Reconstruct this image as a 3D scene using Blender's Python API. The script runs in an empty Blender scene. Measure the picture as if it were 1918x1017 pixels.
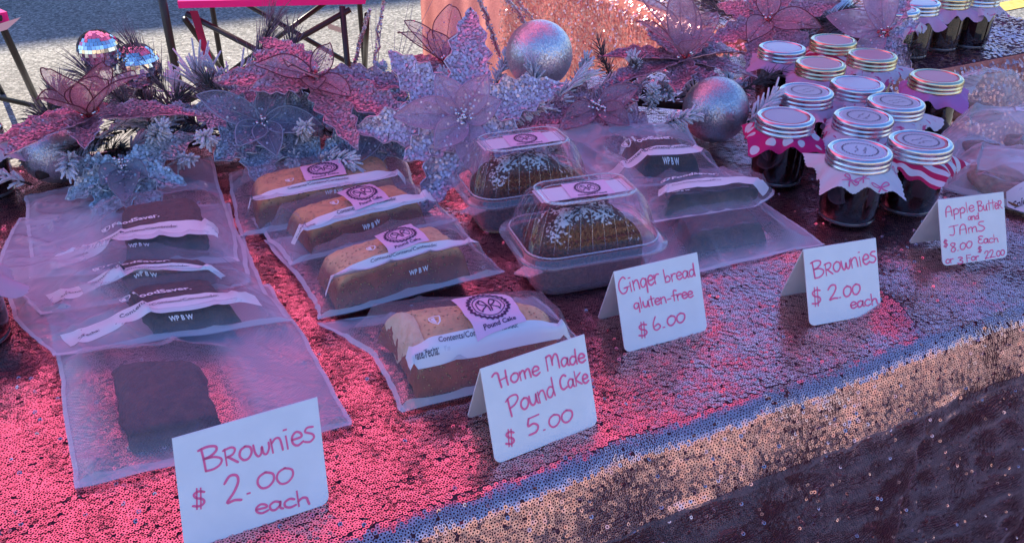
import bpy, math, random
import numpy as np
from mathutils import Vector, Matrix, noise

random.seed(7); RNG = np.random.default_rng(7)
sc = bpy.context.scene
COL = sc.collection
R = math.radians

# ------------------------------------------------------------------ camera, sky, sun, exposure
T = 0.75                       # table height
CAM_H = 0.465                  # camera above the table
F_PX, PITCH, HEAD = 1650., R(29.8), R(63.7)
cam_d = bpy.data.cameras.new('camera'); cam = bpy.data.objects.new('camera', cam_d); COL.objects.link(cam)
cam.location = (0, 0, T + CAM_H)
cam.rotation_euler = (math.pi/2 - PITCH, 0, HEAD - math.pi/2)
cam_d.sensor_width = 36.0; cam_d.lens = 36.0*F_PX/1918.
cam_d.clip_start = 0.02; cam_d.clip_end = 2000
sc.camera = cam

SUN_EL, SUN_AZ = R(42), R(-14.5)          # azimuth from +Y, clockwise positive
SUN_DIR = Vector((math.sin(SUN_AZ)*math.cos(SUN_EL), math.cos(SUN_AZ)*math.cos(SUN_EL), math.sin(SUN_EL)))
w = bpy.data.worlds.new("World"); sc.world = w; w.use_nodes = True
nt = w.node_tree; bg = nt.nodes['Background']
sky = nt.nodes.new('ShaderNodeTexSky'); sky.sky_type = 'NISHITA'; sky.sun_disc = False
sky.sun_elevation = SUN_EL; sky.sun_rotation = SUN_AZ; sky.air_density = 1.3; sky.dust_density = .6; sky.ozone_density = 1.6
hs = nt.nodes.new('ShaderNodeHueSaturation'); hs.inputs['Saturation'].default_value = 1.25
tn = nt.nodes.new('ShaderNodeMix'); tn.data_type = 'RGBA'; tn.blend_type = 'MULTIPLY'; tn.inputs[0].default_value = 1; tn.inputs[7].default_value = (.80, .86, 1.16, 1)   # violet-leaning daylight of the photograph
nt.links.new(sky.outputs[0], hs.inputs['Color']); nt.links.new(hs.outputs[0], tn.inputs[6]); nt.links.new(tn.outputs[2], bg.inputs[0]); bg.inputs[1].default_value = 0.135
sd = bpy.data.lights.new('sun', 'SUN'); sd.energy = 5.0; sd.angle = R(.53); sd.color = (1, .90, .74)
sun = bpy.data.objects.new('sun', sd); COL.objects.link(sun); sun.location = (0, 0, 20)
sun.rotation_euler = SUN_DIR.to_track_quat('Z', 'Y').to_euler()
sc.view_settings.view_transform = 'Standard'; sc.view_settings.look = 'None'
sc.view_settings.exposure = .96; sc.view_settings.gamma = 1
sc.cycles.max_bounces = 10; sc.cycles.transparent_max_bounces = 28; sc.cycles.use_denoising = True
sc.cycles.transmission_bounces = 8; sc.cycles.glossy_bounces = 4; sc.cycles.diffuse_bounces = 3
sc.cycles.sample_clamp_indirect = 6; sc.cycles.caustics_reflective = True

# ------------------------------------------------------------------ helpers
_s, _c = math.sin(PITCH), math.cos(PITCH)
_h = (math.cos(HEAD), math.sin(HEAD)); _r = (math.sin(HEAD), -math.cos(HEAD))
def at(px, py, z=0.):
    """where the line of sight of a photo pixel meets the level z metres above the table top"""
    x = (px-959)/F_PX; y = (py-508.5)/F_PX
    Z = (CAM_H-z)/(_s+y*_c); f = Z*(_c-y*_s)
    return Vector((f*_h[0]+x*Z*_r[0], f*_h[1]+x*Z*_r[1], T+z))
def dist(px, py, z=0.):
    return (CAM_H-z)/(_s+(py-508.5)/F_PX*_c)

class MB:
    def __init__(s): s.v = []; s.f = []; s.m = []; s.uv = None
    def vert(s, p): s.v.append(tuple(p)); return len(s.v)-1
    def face(s, idx, m=0): s.f.append(tuple(idx)); s.m.append(m)
    def grid(s, fn, nu, nv, m=0, close_u=False):
        b = len(s.v)
        for j in range(nv+1):
            for i in range(nu + (0 if close_u else 1)):
                s.v.append(tuple(fn(i/nu, j/nv)))
        W = nu if close_u else nu+1
        for j in range(nv):
            for i in range(nu):
                i2 = (i+1) % W if close_u else i+1
                s.face((b+j*W+i, b+j*W+i2, b+(j+1)*W+i2, b+(j+1)*W+i), m)
        return b
    def tube(s, pts, r, n=6, m=0, caps=True):
        pts = [Vector(p) for p in pts]
        if len(pts) < 2: return
        rr = r if isinstance(r, (list, tuple)) else [r]*len(pts)
        b = len(s.v); up = None
        for i, p in enumerate(pts):
            d = (pts[min(i+1, len(pts)-1)] - pts[max(i-1, 0)])
            if d.length < 1e-9: d = Vector((0, 0, 1))
            d.normalize()
            if up is None: up = d.orthogonal()
            up = (up - d*up.dot(d))
            if up.length < 1e-6: up = d.orthogonal()
            up.normalize(); q = d.cross(up)
            for k in range(n):
                a = 2*math.pi*k/n
                s.v.append(tuple(p + (up*math.cos(a)+q*math.sin(a))*rr[i]))
        for i in range(len(pts)-1):
            for k in range(n):
                s.face((b+i*n+k, b+i*n+(k+1) % n, b+(i+1)*n+(k+1) % n, b+(i+1)*n+k), m)
        if caps:
            s.face(tuple(b+k for k in reversed(range(n))), m)
            s.face(tuple(b+(len(pts)-1)*n+k for k in range(n)), m)
    def lathe(s, prof, n=32, m=0, org=(0, 0, 0), cap0=False, cap1=False):
        b = len(s.v); o = Vector(org)
        for r_, z_ in prof:
            for k in range(n):
                a = 2*math.pi*k/n
                s.v.append((o.x+r_*math.cos(a), o.y+r_*math.sin(a), o.z+z_))
        for i in range(len(prof)-1):
            for k in range(n):
                s.face((b+i*n+k, b+i*n+(k+1) % n, b+(i+1)*n+(k+1) % n, b+(i+1)*n+k), m)
        if cap0: s.face(tuple(b+k for k in reversed(range(n))), m)
        if cap1: s.face(tuple(b+(len(prof)-1)*n+k for k in range(n)), m)
    def box(s, c, sz, m=0, rot=None):
        b = len(s.v)
        for dz in (-.5, .5):
            for dx, dy in ((-.5, -.5), (.5, -.5), (.5, .5), (-.5, .5)):
                p = Vector((dx*sz[0], dy*sz[1], dz*sz[2]))
                if rot is not None: p = rot @ p
                s.v.append(tuple(p+Vector(c)))
        for f in ((3, 2, 1, 0), (4, 5, 6, 7), (0, 1, 5, 4), (1, 2, 6, 5), (2, 3, 7, 6), (3, 0, 4, 7)):
            s.face(tuple(b+i for i in f), m)
    def build(s, name, mats, parent=None, smooth=True, world=True):
        """link as ONE mesh object; verts are in world space, object origin stays at its parent"""
        me = bpy.data.meshes.new(name)
        off = Vector(parent['base']) if (parent is not None and 'base' in parent) else Vector((0, 0, 0))
        if parent is not None and off.length > 0:
            v = [(a-off.x, b-off.y, c-off.z) for a, b, c in s.v]
        else: v = s.v
        me.from_pydata(v, [], s.f)
        mats = mats if isinstance(mats, (list, tuple)) else [mats]
        for m in mats: me.materials.append(m)
        if len(mats) > 1: me.polygons.foreach_set('material_index', s.m)
        me.polygons.foreach_set('use_smooth', [smooth]*len(s.f))
        if s.uv:
            l = me.uv_layers.new(name='UVMap')
            vi = np.empty(len(me.loops), dtype=np.int32); me.loops.foreach_get('vertex_index', vi)
            uv = np.array(s.uv, dtype=np.float32)[vi].ravel(); l.data.foreach_set('uv', uv)
        me.update()
        o = bpy.data.objects.new(name, me); COL.objects.link(o)
        if parent is not None:
            o.parent = parent
            if 'base' in parent: o['base'] = parent['base']
        return o

def thing(name, base, label, cat, group=None):
    o = bpy.data.objects.new(name, None); COL.objects.link(o); o.location = base; o.empty_display_size = .02
    o['base'] = [base[0], base[1], base[2]]; o['label'] = label; o['category'] = cat
    if group: o['group'] = group
    return o
def tag(o, label, cat, group=None):
    o['label'] = label; o['category'] = cat
    if group: o['group'] = group
    return o
def structure(o): o['kind'] = 'structure'; return o
def fin():
    for o in sc.objects:
        if 'base' in o: del o['base']

def npmesh(name, verts, quads, mats, parent=None, nside=4):
    me = bpy.data.meshes.new(name)
    nv, nf = len(verts), len(quads)
    me.vertices.add(nv); me.vertices.foreach_set('co', np.ascontiguousarray(verts, dtype=np.float32).ravel())
    me.loops.add(nf*nside); me.loops.foreach_set('vertex_index', np.ascontiguousarray(quads, dtype=np.int32).ravel())
    me.polygons.add(nf); me.polygons.foreach_set('loop_start', np.arange(0, nf*nside, nside, dtype=np.int32))
    me.materials.append(mats); me.update(calc_edges=True)
    o = bpy.data.objects.new(name, me); COL.objects.link(o)
    if parent is not None: o.parent = parent
    return o

# smooth random field (sum of sines), vectorised
class Field:
    def __init__(s, seed, wl, n=10, stretch=(1, 1)):
        g = np.random.default_rng(seed); a = g.uniform(0, 2*np.pi, n); k = 2*np.pi/wl*g.uniform(.6, 1.6, n)
        s.kx = np.cos(a)*k*stretch[0]; s.ky = np.sin(a)*k*stretch[1]; s.ph = g.uniform(0, 6.28, n); s.n = n
    def __call__(s, x, y):
        x = np.asarray(x, float); y = np.asarray(y, float)
        return np.sin(x[..., None]*s.kx + y[..., None]*s.ky + s.ph).sum(-1)/math.sqrt(s.n)

def catmull(pts, sub=6):
    P = [Vector(p) for p in pts]
    if len(P) < 3: return P
    out = []
    for i in range(len(P)-1):
        p0 = P[max(i-1, 0)]; p1 = P[i]; p2 = P[i+1]; p3 = P[min(i+2, len(P)-1)]
        for k in range(sub):
            t = k/sub
            out.append(.5*((2*p1)+(p2-p0)*t+(2*p0-5*p1+4*p2-p3)*t*t+(3*p1-p0-3*p2+p3)*t*t*t))
    out.append(P[-1]); return out

def ribbon2d(mb, pts, wd, mapfn, m=0):
    """flat stroke of width wd along 2-D points, carried onto a surface by mapfn(x, y)"""
    P = [Vector((p[0], p[1])) for p in pts]; b = len(mb.v); n = len(P)
    if n == 1: P = [P[0]-Vector((wd*.4, 0)), P[0]+Vector((wd*.4, 0))]; n = 2
    for i in range(n):
        d = P[min(i+1, n-1)]-P[max(i-1, 0)]
        if d.length < 1e-9: d = Vector((1, 0))
        d.normalize(); q = Vector((-d.y, d.x))*wd/2
        e = d*wd*.4*(-1 if i == 0 else (1 if i == n-1 else 0))
        k = .7 if i in (0, n-1) else 1
        a = P[i]+q*k+e; c = P[i]-q*k+e
        mb.v.append(tuple(mapfn(a.x, a.y))); mb.v.append(tuple(mapfn(c.x, c.y)))
    for i in range(n-1):
        mb.face((b+2*i+1, b+2*i+3, b+2*i+2, b+2*i), m)

_font_cache = {}
def font_mesh(txt, bold=0.):
    key = (txt, bold)
    if key in _font_cache: return _font_cache[key]
    cu = bpy.data.curves.new('lettering', 'FONT'); cu.body = txt; cu.size = 1; cu.align_x = 'LEFT'; cu.resolution_u = 2; cu.offset = bold
    ob = bpy.data.objects.new('lettering', cu); COL.objects.link(ob)
    bpy.context.view_layer.update()
    dg = bpy.context.evaluated_depsgraph_get(); me = ob.evaluated_get(dg).to_mesh()
    v = [tuple(q.co[:2]) for q in me.vertices]; f = [tuple(p.vertices) for p in me.polygons]
    ob.evaluated_get(dg).to_mesh_clear(); bpy.data.objects.remove(ob); bpy.data.curves.remove(cu)
    _font_cache[key] = (v, f); return v, f
def print_text(mb, txt, x0, y0, size, mapfn, bold=0., m=0, width=None):
    if not txt: return
    v, f = font_mesh(txt, bold)
    mx = max(p[0] for p in v); kx = (width/mx) if width else size
    b = len(mb.v)
    for p in v: mb.v.append(tuple(mapfn(x0+p[0]*kx, y0+p[1]*size)))
    for q in f: mb.face(tuple(b+i for i in q), m)

# ------------------------------------------------------------------ materials
def mat(name):
    m = bpy.data.materials.new(name); m.use_nodes = True
    n = m.node_tree; b = n.nodes['Principled BSDF']; return m, n, b
def N(n, t, **kw):
    x = n.nodes.new(t)
    for k, v in kw.items(): setattr(x, k, v)
    return x
def simple(name, col, rough=.5, metal=0., coat=0., spec=.5, sheen=0.):
    m, n, b = mat(name); b.inputs['Base Color'].default_value = (*col, 1); b.inputs['Roughness'].default_value = rough
    b.inputs['Metallic'].default_value = metal; b.inputs['Coat Weight'].default_value = coat
    b.inputs['Specular IOR Level'].default_value = spec; b.inputs['Sheen Weight'].default_value = sheen
    return m
def ramp(n, stops):
    r = N(n, 'ShaderNodeValToRGB'); e = r.color_ramp.elements
    while len(e) < len(stops): e.new(.5)
    for k, (p, c) in enumerate(stops): e[k].position = p; e[k].color = (*c, 1)
    return r
def noisy(name, c1, c2, scale, rough=.6, bump=.0, bdist=.001, metal=0., detail=6, c3=None, coat=0., bscale=None):
    m, n, b = mat(name); tc = N(n, 'ShaderNodeTexCoord'); t = N(n, 'ShaderNodeTexNoise')
    t.inputs['Scale'].default_value = scale; t.inputs['Detail'].default_value = detail
    n.links.new(tc.outputs['Object'], t.inputs['Vector'])
    st = [(.35, c1), (.65, c2)] if c3 is None else [(.3, c1), (.52, c2), (.72, c3)]
    r = ramp(n, st); n.links.new(t.outputs['Fac'], r.inputs[0]); n.links.new(r.outputs[0], b.inputs['Base Color'])
    b.inputs['Roughness'].default_value = rough; b.inputs['Metallic'].default_value = metal; b.inputs['Coat Weight'].default_value = coat
    if bump:
        t2 = N(n, 'ShaderNodeTexNoise'); t2.inputs['Scale'].default_value = bscale or scale*2; t2.inputs['Detail'].default_value = 4
        n.links.new(tc.outputs['Object'], t2.inputs['Vector'])
        bp = N(n, 'ShaderNodeBump'); bp.inputs['Strength'].default_value = bump; bp.inputs['Distance'].default_value = bdist
        n.links.new(t2.outputs['Fac'], bp.inputs['Height']); n.links.new(bp.outputs[0], b.inputs['Normal'])
    return m
def glitter(name, c1, c2, cell, rough=.25, amount=.9, metal=1.):
    """every cell of a fine mosaic faces its own way, as glitter does"""
    m, n, b = mat(name); tc = N(n, 'ShaderNodeTexCoord'); v = N(n, 'ShaderNodeTexVoronoi'); v.inputs['Scale'].default_value = 1/cell
    n.links.new(tc.outputs['Object'], v.inputs['Vector'])
    sub = N(n, 'ShaderNodeVectorMath', operation='SUBTRACT'); sub.inputs[1].default_value = (.5, .5, .5)
    n.links.new(v.outputs['Color'], sub.inputs[0])
    sca = N(n, 'ShaderNodeVectorMath', operation='SCALE'); sca.inputs['Scale'].default_value = amount
    n.links.new(sub.outputs[0], sca.inputs[0])
    g = N(n, 'ShaderNodeNewGeometry'); ad = N(n, 'ShaderNodeVectorMath', operation='ADD'); no = N(n, 'ShaderNodeVectorMath', operation='NORMALIZE')
    n.links.new(g.outputs['Normal'], ad.inputs[0]); n.links.new(sca.outputs[0], ad.inputs[1]); n.links.new(ad.outputs[0], no.inputs[0])
    n.links.new(no.outputs[0], b.inputs['Normal'])
    sp = N(n, 'ShaderNodeSeparateColor'); n.links.new(v.outputs['Color'], sp.inputs[0])
    r = ramp(n, [(.2, c1), (.8, c2)]); n.links.new(sp.outputs[0], r.inputs[0]); n.links.new(r.outputs[0], b.inputs['Base Color'])
    b.inputs['Metallic'].default_value = metal; b.inputs['Roughness'].default_value = rough
    return m
def sequin_mat(name, c1, c2, rough=.22, metal=1.):
    m, n, b = mat(name); g = N(n, 'ShaderNodeNewGeometry'); r = ramp(n, [(.0, c1), (1., c2)])
    n.links.new(g.outputs['Random Per Island'], r.inputs[0]); n.links.new(r.outputs[0], b.inputs['Base Color'])
    b.inputs['Metallic'].default_value = metal; b.inputs['Roughness'].default_value = rough
    return m
def film(name, haze=.28, tint=(.86, .84, .88), rough=.22, mesh_tex=False, bump=.25, edge=.5, scale=60., slack=False):
    """thin plastic film: mostly see-through, some milky scatter, sheen at a slant"""
    m, n, b = mat(name); out = n.nodes['Material Output']
    b.inputs['Base Color'].default_value = (*tint, 1); b.inputs['Roughness'].default_value = rough
    b.inputs['Specular IOR Level'].default_value = .6
    tr = N(n, 'ShaderNodeBsdfTransparent'); tr.inputs[0].default_value = (.97, .96, .97, 1)
    lw = N(n, 'ShaderNodeLayerWeight'); lw.inputs[0].default_value = .35
    mp = N(n, 'ShaderNodeMapRange'); mp.inputs['To Max'].default_value = min(1, haze+edge)
    n.links.new(lw.outputs['Facing'], mp.inputs['Value'])
    if slack:      # film sucked onto its contents is clearer than loose film
        at_ = N(n, 'ShaderNodeAttribute'); at_.attribute_name = 'slack'
        m0 = N(n, 'ShaderNodeMapRange'); m0.inputs['To Min'].default_value = haze*.12; m0.inputs['To Max'].default_value = haze
        n.links.new(at_.outputs['Fac'], m0.inputs['Value']); n.links.new(m0.outputs[0], mp.inputs['To Min'])
        m1 = N(n, 'ShaderNodeMapRange'); m1.inputs['To Min'].default_value = haze*.12+edge*.25; m1.inputs['To Max'].default_value = haze+edge
        n.links.new(at_.outputs['Fac'], m1.inputs['Value']); n.links.new(m1.outputs[0], mp.inputs['To Max'])
    else: mp.inputs['To Min'].default_value = haze
    tc = N(n, 'ShaderNodeTexCoord'); t = N(n, 'ShaderNodeTexNoise'); t.inputs['Scale'].default_value = scale; t.inputs['Detail'].default_value = 3
    t.inputs['Distortion'].default_value = .8
    n.links.new(tc.outputs['Object'], t.inputs['Vector'])
    bp = N(n, 'ShaderNodeBump'); bp.inputs['Strength'].default_value = bump; bp.inputs['Distance'].default_value = .004
    n.links.new(t.outputs['Fac'], bp.inputs['Height'])
    last = bp
    if mesh_tex:
        uv = N(n, 'ShaderNodeUVMap'); mapn = N(n, 'ShaderNodeMapping'); mapn.inputs['Rotation'].default_value = (0, 0, R(45))
        n.links.new(uv.outputs[0], mapn.inputs[0])
        ck = N(n, 'ShaderNodeTexVoronoi'); ck.inputs['Scale'].default_value = 480; ck.inputs['Randomness'].default_value = .12
        n.links.new(mapn.outputs[0], ck.inputs['Vector'])
        b2 = N(n, 'ShaderNodeBump'); b2.inputs['Strength'].default_value = .8; b2.inputs['Distance'].default_value = .0008
        n.links.new(ck.outputs['Distance'], b2.inputs['Height']); n.links.new(bp.outputs[0], b2.inputs['Normal']); last = b2
        # the embossed lattice also scatters a little more light on its ribs
        ad = N(n, 'ShaderNodeMath', operation='MULTIPLY_ADD'); ad.inputs[1].default_value = .12
        n.links.new(ck.outputs['Distance'], ad.inputs[0]); n.links.new(mp.outputs[0], ad.inputs[2]); src = ad.outputs[0]
    else: src = mp.outputs[0]
    n.links.new(last.outputs[0], b.inputs['Normal'])
    mx = N(n, 'ShaderNodeMixShader'); n.links.new(src, mx.inputs[0]); n.links.new(tr.outputs[0], mx.inputs[1]); n.links.new(b.outputs[0], mx.inputs[2])
    n.links.new(mx.outputs[0], out.inputs[0]); return m
def organza(name, col, op=.45, glint=True):
    m, n, b = mat(name); out = n.nodes['Material Output']
    b.inputs['Base Color'].default_value = (*col, 1); b.inputs['Roughness'].default_value = .45; b.inputs['Sheen Weight'].default_value = .4
    tc = N(n, 'ShaderNodeTexCoord'); t = N(n, 'ShaderNodeTexNoise'); t.inputs['Scale'].default_value = 900; t.inputs['Detail'].default_value = 2
    n.links.new(tc.outputs['Object'], t.inputs['Vector'])
    mr = N(n, 'ShaderNodeMapRange'); mr.inputs['From Min'].default_value = .3; mr.inputs['From Max'].default_value = .7
    mr.inputs['To Min'].default_value = op-.2; mr.inputs['To Max'].default_value = op+.25
    n.links.new(t.outputs['Fac'], mr.inputs['Value'])
    tl = N(n, 'ShaderNodeBsdfTranslucent'); tl.inputs[0].default_value = (*col, 1)
    m1 = N(n, 'ShaderNodeMixShader'); m1.inputs[0].default_value = .35
    n.links.new(b.outputs[0], m1.inputs[1]); n.links.new(tl.outputs[0], m1.inputs[2])
    tr = N(n, 'ShaderNodeBsdfTransparent'); mx = N(n, 'ShaderNodeMixShader')
    n.links.new(mr.outputs[0], mx.inputs[0]); n.links.new(tr.outputs[0], mx.inputs[1]); n.links.new(m1.outputs[0], mx.inputs[2])
    n.links.new(mx.outputs[0], out.inputs[0]); return m
def fabric_tl(name, col, tl=.5):
    m, n, b = mat(name); out = n.nodes['Material Output']; b.inputs['Base Color'].default_value = (*col, 1); b.inputs['Roughness'].default_value = .8
    t = N(n, 'ShaderNodeBsdfTranslucent'); t.inputs[0].default_value = (*col, 1); mx = N(n, 'ShaderNodeMixShader'); mx.inputs[0].default_value = tl
    n.links.new(b.outputs[0], mx.inputs[1]); n.links.new(t.outputs[0], mx.inputs[2]); n.links.new(mx.outputs[0], out.inputs[0]); return m

M = {}
M['cloth'] = noisy('plum_backing_cloth', (.11, .028, .048), (.17, .048, .075), 300, rough=.8)
M['cloth_far'] = noisy('rose_plush_cloth', (.57, .19, .17), (.70, .27, .23), 160, rough=.75, bump=.4, bdist=.002)
M['sequin'] = sequin_mat('rose_gold_sequin', (.80, .44, .46), (.95, .60, .61), .28)
M['card'] = noisy('white_card_paper', (.83, .83, .84), (.88, .88, .89), 40, rough=.34, bump=.25, bdist=.004, bscale=16)
M['marker'] = simple('pink_marker_ink', (1., .15, .33), .5)
M['film'] = film('bag_film', .33, (.84, .82, .90), edge=.34, rough=.16, bump=.4, slack=True)
M['film_mesh'] = film('embossed_bag_film', .40, (.84, .82, .90), mesh_tex=True, bump=.15, edge=.32, rough=.2, slack=True)
M['film_clear'] = film('clear_bag_film', .19, (.9, .9, .93), .10, bump=.8, edge=.6, scale=35)
M['seal'] = film('bag_seal', .42, (.92, .90, .94), .22, bump=.3)
M['band'] = simple('white_write_on_band', (.84, .84, .86), .4)
M['white_ink'] = simple('white_print', (.88, .88, .9), .5)
M['grey_ink'] = simple('grey_print', (.10, .09, .13), .6)
M['violet_ink'] = simple('violet_print', (.07, .025, .09), .6)
M['sticker'] = simple('pink_sticker_paper', (.90, .56, .76), .35)
M['sticker_white'] = simple('white_sticker_paper', (.8, .78, .83), .4)
M['asphalt'] = None

# ------------------------------------------------------------------ ground
def ground_mat():
    m, n, b = mat('weathered_asphalt'); tc = N(n, 'ShaderNodeTexCoord')
    v = N(n, 'ShaderNodeTexVoronoi'); v.inputs['Scale'].default_value = 95; n.links.new(tc.outputs['Object'], v.inputs['Vector'])
    t = N(n, 'ShaderNodeTexNoise'); t.inputs['Scale'].default_value = 1.3; t.inputs['Detail'].default_value = 8; n.links.new(tc.outputs['Object'], t.inputs['Vector'])
    sp = N(n, 'ShaderNodeSeparateColor'); n.links.new(v.outputs['Color'], sp.inputs[0])
    r = ramp(n, [(.0, (.11, .104, .09)), (.55, (.25, .235, .20)), (.9, (.40, .372, .32)), (1., (.5, .47, .40))]); n.links.new(sp.outputs[0], r.inputs[0])
    r2 = ramp(n, [(.3, (.75, .75, .75)), (.7, (1.1, 1.1, 1.1))]); n.links.new(t.outputs['Fac'], r2.inputs[0])
    mx = N(n, 'ShaderNodeMix', data_type='RGBA', blend_type='MULTIPLY'); mx.inputs[0].default_value = 1
    n.links.new(r.outputs[0], mx.inputs[6]); n.links.new(r2.outputs[0], mx.inputs[7]); n.links.new(mx.outputs[2], b.inputs['Base Color'])
    bp = N(n, 'ShaderNodeBump'); bp.inputs['Strength'].default_value = .6; bp.inputs['Distance'].default_value = .006
    n.links.new(v.outputs['Distance'], bp.inputs['Height']); n.links.new(bp.outputs[0], b.inputs['Normal']); b.inputs['Roughness'].default_value = .85
    return m
M['asphalt'] = ground_mat()
g = MB(); g.grid(lambda u, v: ((u-.5)*1200, (v-.5)*1200, 0), 8, 8); structure(g.build('ground', M['asphalt'], smooth=False))
M['yellow_paint'] = noisy('worn_yellow_road_paint', (.55, .36, .06), (.75, .52, .12), 30, rough=.7)
g = MB()
a = at(1880, 14, -T); b_ = at(1930, 4, -T); d = (b_-a).normalized(); q = Vector((-d.y, d.x, 0))*.07
p0 = a-d*2.5; p1 = a+d*5
for p in (p0-q, p1-q, p1+q, p0+q): g.vert((p.x, p.y, .004))
g.face((0, 1, 2, 3)); structure(g.build('road_marking', M['yellow_paint'], smooth=False))

# ------------------------------------------------------------------ pink canopy, and unseen buildings added for shade and reflections
M['canopy_pink'] = fabric_tl('hot_pink_canopy_fabric', (.84, .20, .40), .54)
M['canopy_white'] = fabric_tl('grey_canopy_fabric', (.45, .45, .47), .12)
M['steel'] = simple('powder_coated_steel', (.02, .02, .022), .35)
def canopy(x0, x1, y0, y1, m, label, eave=2.3, peak=3.1, legs=True):
    t = thing('canopy_tent', ((x0+x1)/2, (y0+y1)/2, 0), label, 'canopy tent')
    mb = MB(); cx, cy = (x0+x1)/2, (y0+y1)/2
    c = [(x0, y0, eave), (x1, y0, eave), (x1, y1, eave), (x0, y1, eave)]
    hx = max(0, (x1-x0)-(y1-y0))/2
    r0 = (cx-hx, cy, peak); r1 = (cx+hx, cy, peak)
    i = [mb.vert(p) for p in c]; j0 = mb.vert(r0); j1 = mb.vert(r1)
    mb.face((i[0], i[1], j1, j0)); mb.face((i[2], i[3], j0, j1)); mb.face((i[1], i[2], j1)); mb.face((i[3], i[0], j0))
    mb.build('roof', m, t, smooth=False)
    for a, b2 in ((0, 1), (1, 2), (2, 3), (3, 0)):
        v = MB(); A, B = Vector(c[a]), Vector(c[b2])
        v.grid(lambda u, w_: A.lerp(B, u)+Vector((0, 0, -.24*w_-(.03*abs(math.sin(u*30)) if w_ > .9 else 0))), 60, 2); v.build('valance', m, t, smooth=False)
    for p in c:
        l = MB(); l.box((p[0]+(.04 if p[0] < cx else -.04), p[1]+(.04 if p[1] < cy else -.04), eave/2-.01), (.035, .035, eave-.02)); l.build('leg', M['steel'], t, smooth=False)
    return t
canopy(-1.5, 1.7, .90, 2.8, M['canopy_pink'], 'hot pink pop-up canopy sheltering the bake sale tables')
M['brick'] = noisy('dark_red_brick', (.10, .05, .04), (.17, .085, .065), 3, rough=.85)
M['pane'] = simple('window_glass', (.02, .025, .03), .08)
def building(name, label, x0, x1, y0, h, wall, face=1):
    t = thing(name, ((x0+x1)/2, y0, 0), label, 'building')
    b = MB(); b.box(((x0+x1)/2, y0+5*face, h/2-.15), (x1-x0, 10, h-.3)); b.build('wall', M[wall], t, smooth=False)
    b = MB(); b.box(((x0+x1)/2, y0+5*face, h-.13), (x1-x0+.1, 10.1, .26)); b.build('parapet', M['stone'], t, smooth=False)
    for r_ in range(int(h/3.4)):
        for k in range(int((x1-x0-1)/2.6)):
            cx = x0+1.6+k*2.6; cz = 1.7+r_*3.4
            f = MB(); f.box((cx, y0-.03*face, cz), (1.5, .12, 2.0)); w_ = f.build('window', M['stone'], t, smooth=False)
            f = MB(); f.box((cx, y0-.07*face, cz), (1.3, .1, 1.8)); f.build('pane', M['pane'], w_, smooth=False)
M['stone'] = simple('limestone', (.32, .29, .25), .8)
M['stucco'] = noisy('cream_stucco', (.54, .38, .25), (.64, .48, .33), 2, rough=.9)
building('added_brick_block', 'unseen brick block added to shade the asphalt and darken what the sequins reflect', -22., 9., 20.1, 14.0, 'brick')  # out of view; added for far shade and dark sequin reflections
building('added_stucco_block', 'cream stucco shop building facing the stall in full sun', -30., 34., -27., 7.2, 'stucco', -1)  # out of view; added so the cloth's front lip mirrors something warm

# ------------------------------------------------------------------ tablecloths with sewn-on sequins
fA, fB, fC = Field(1, .16), Field(2, .05), Field(3, .35)
def wr(x, y):   # gentle relief of the cloth on the table
    return .0012*fA(x, y)+.0006*fB(x, y)
EDGE = .445; RAD = .020; LIP = 20.
def prof(s):
    """distance s past the start of the front roll -> (y, z) relative to the table edge, normal elevation"""
    a1 = R(90-LIP)
    L1 = RAD*a1
    if s < 0: return (-s, 0., 90.)
    if s < L1:
        a = s/RAD; return (-RAD*math.sin(a), -RAD*(1-math.cos(a)), 90-math.degrees(a))
    y = -RAD*math.sin(a1); z = -RAD*(1-math.cos(a1)); s2 = s-L1
    L2 = .052
    if s2 < L2: k = s2/L2; return (y-math.sin(R(LIP*.85))*s2, z-math.cos(R(LIP*.85))*s2, LIP-7*k)
    y -= math.sin(R(LIP*.85))*L2; z -= math.cos(R(LIP*.85))*L2; s3 = s2-L2
    e = -4. ; k = min(1, s3/.02)
    return (y+.010*k-.0*s3, z-s3, e)
def rings(name, pts, nrm, ro, ri, parent, m, k=7):
    n = len(pts); nrm = nrm/np.linalg.norm(nrm, axis=1, keepdims=True)
    ref = np.where(np.abs(nrm[:, :1]) < .8, np.array([[1., 0, 0]]), np.array([[0, 1., 0]]))
    a = np.cross(nrm, ref); a /= np.linalg.norm(a, axis=1, keepdims=True); b = np.cross(nrm, a)
    ph = RNG.uniform(0, 6.28, n)
    V = np.empty((n, 2, k, 3))
    for i in range(k):
        ang = ph+2*np.pi*i/k; d = a*np.cos(ang)[:, None]+b*np.sin(ang)[:, None]
        V[:, 0, i] = pts+d*ri; V[:, 1, i] = pts+d*ro
    base = (np.arange(n)*2*k)[:, None]; i = np.arange(k); j = (i+1) % k
    q = np.stack([np.broadcast_to(i, (n, k))+base, np.broadcast_to(j, (n, k))+base, np.broadcast_to(j+k, (n, k))+base, np.broadcast_to(i+k, (n, k))+base], -1)
    o = npmesh(name, V.reshape(-1, 3), q.reshape(-1, 4), m, parent)
    o['kind'] = 'stuff'
    return o
tA = [Field(11+i, .30, stretch=(1.6, .7)) for i in range(2)]; tB = [Field(21+i, .045) for i in range(2)]
def tilt(x, y, amp, rnd):
    n = len(x); v = np.zeros((n, 3))
    v[:, 0] = amp*(.060*tA[0](x, y)+.035*tB[0](x, y))+RNG.normal(0, rnd, n)
    v[:, 1] = amp*(.065*tA[1](x, y)+.040*tB[1](x, y))+RNG.normal(0, rnd, n)
    v[:, 2] = RNG.normal(0, rnd, n)
    # a few hang loose
    loose = RNG.random(n) < .035; v[loose] += RNG.normal(0, .35, (loose.sum(), 3))
    return v

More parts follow.
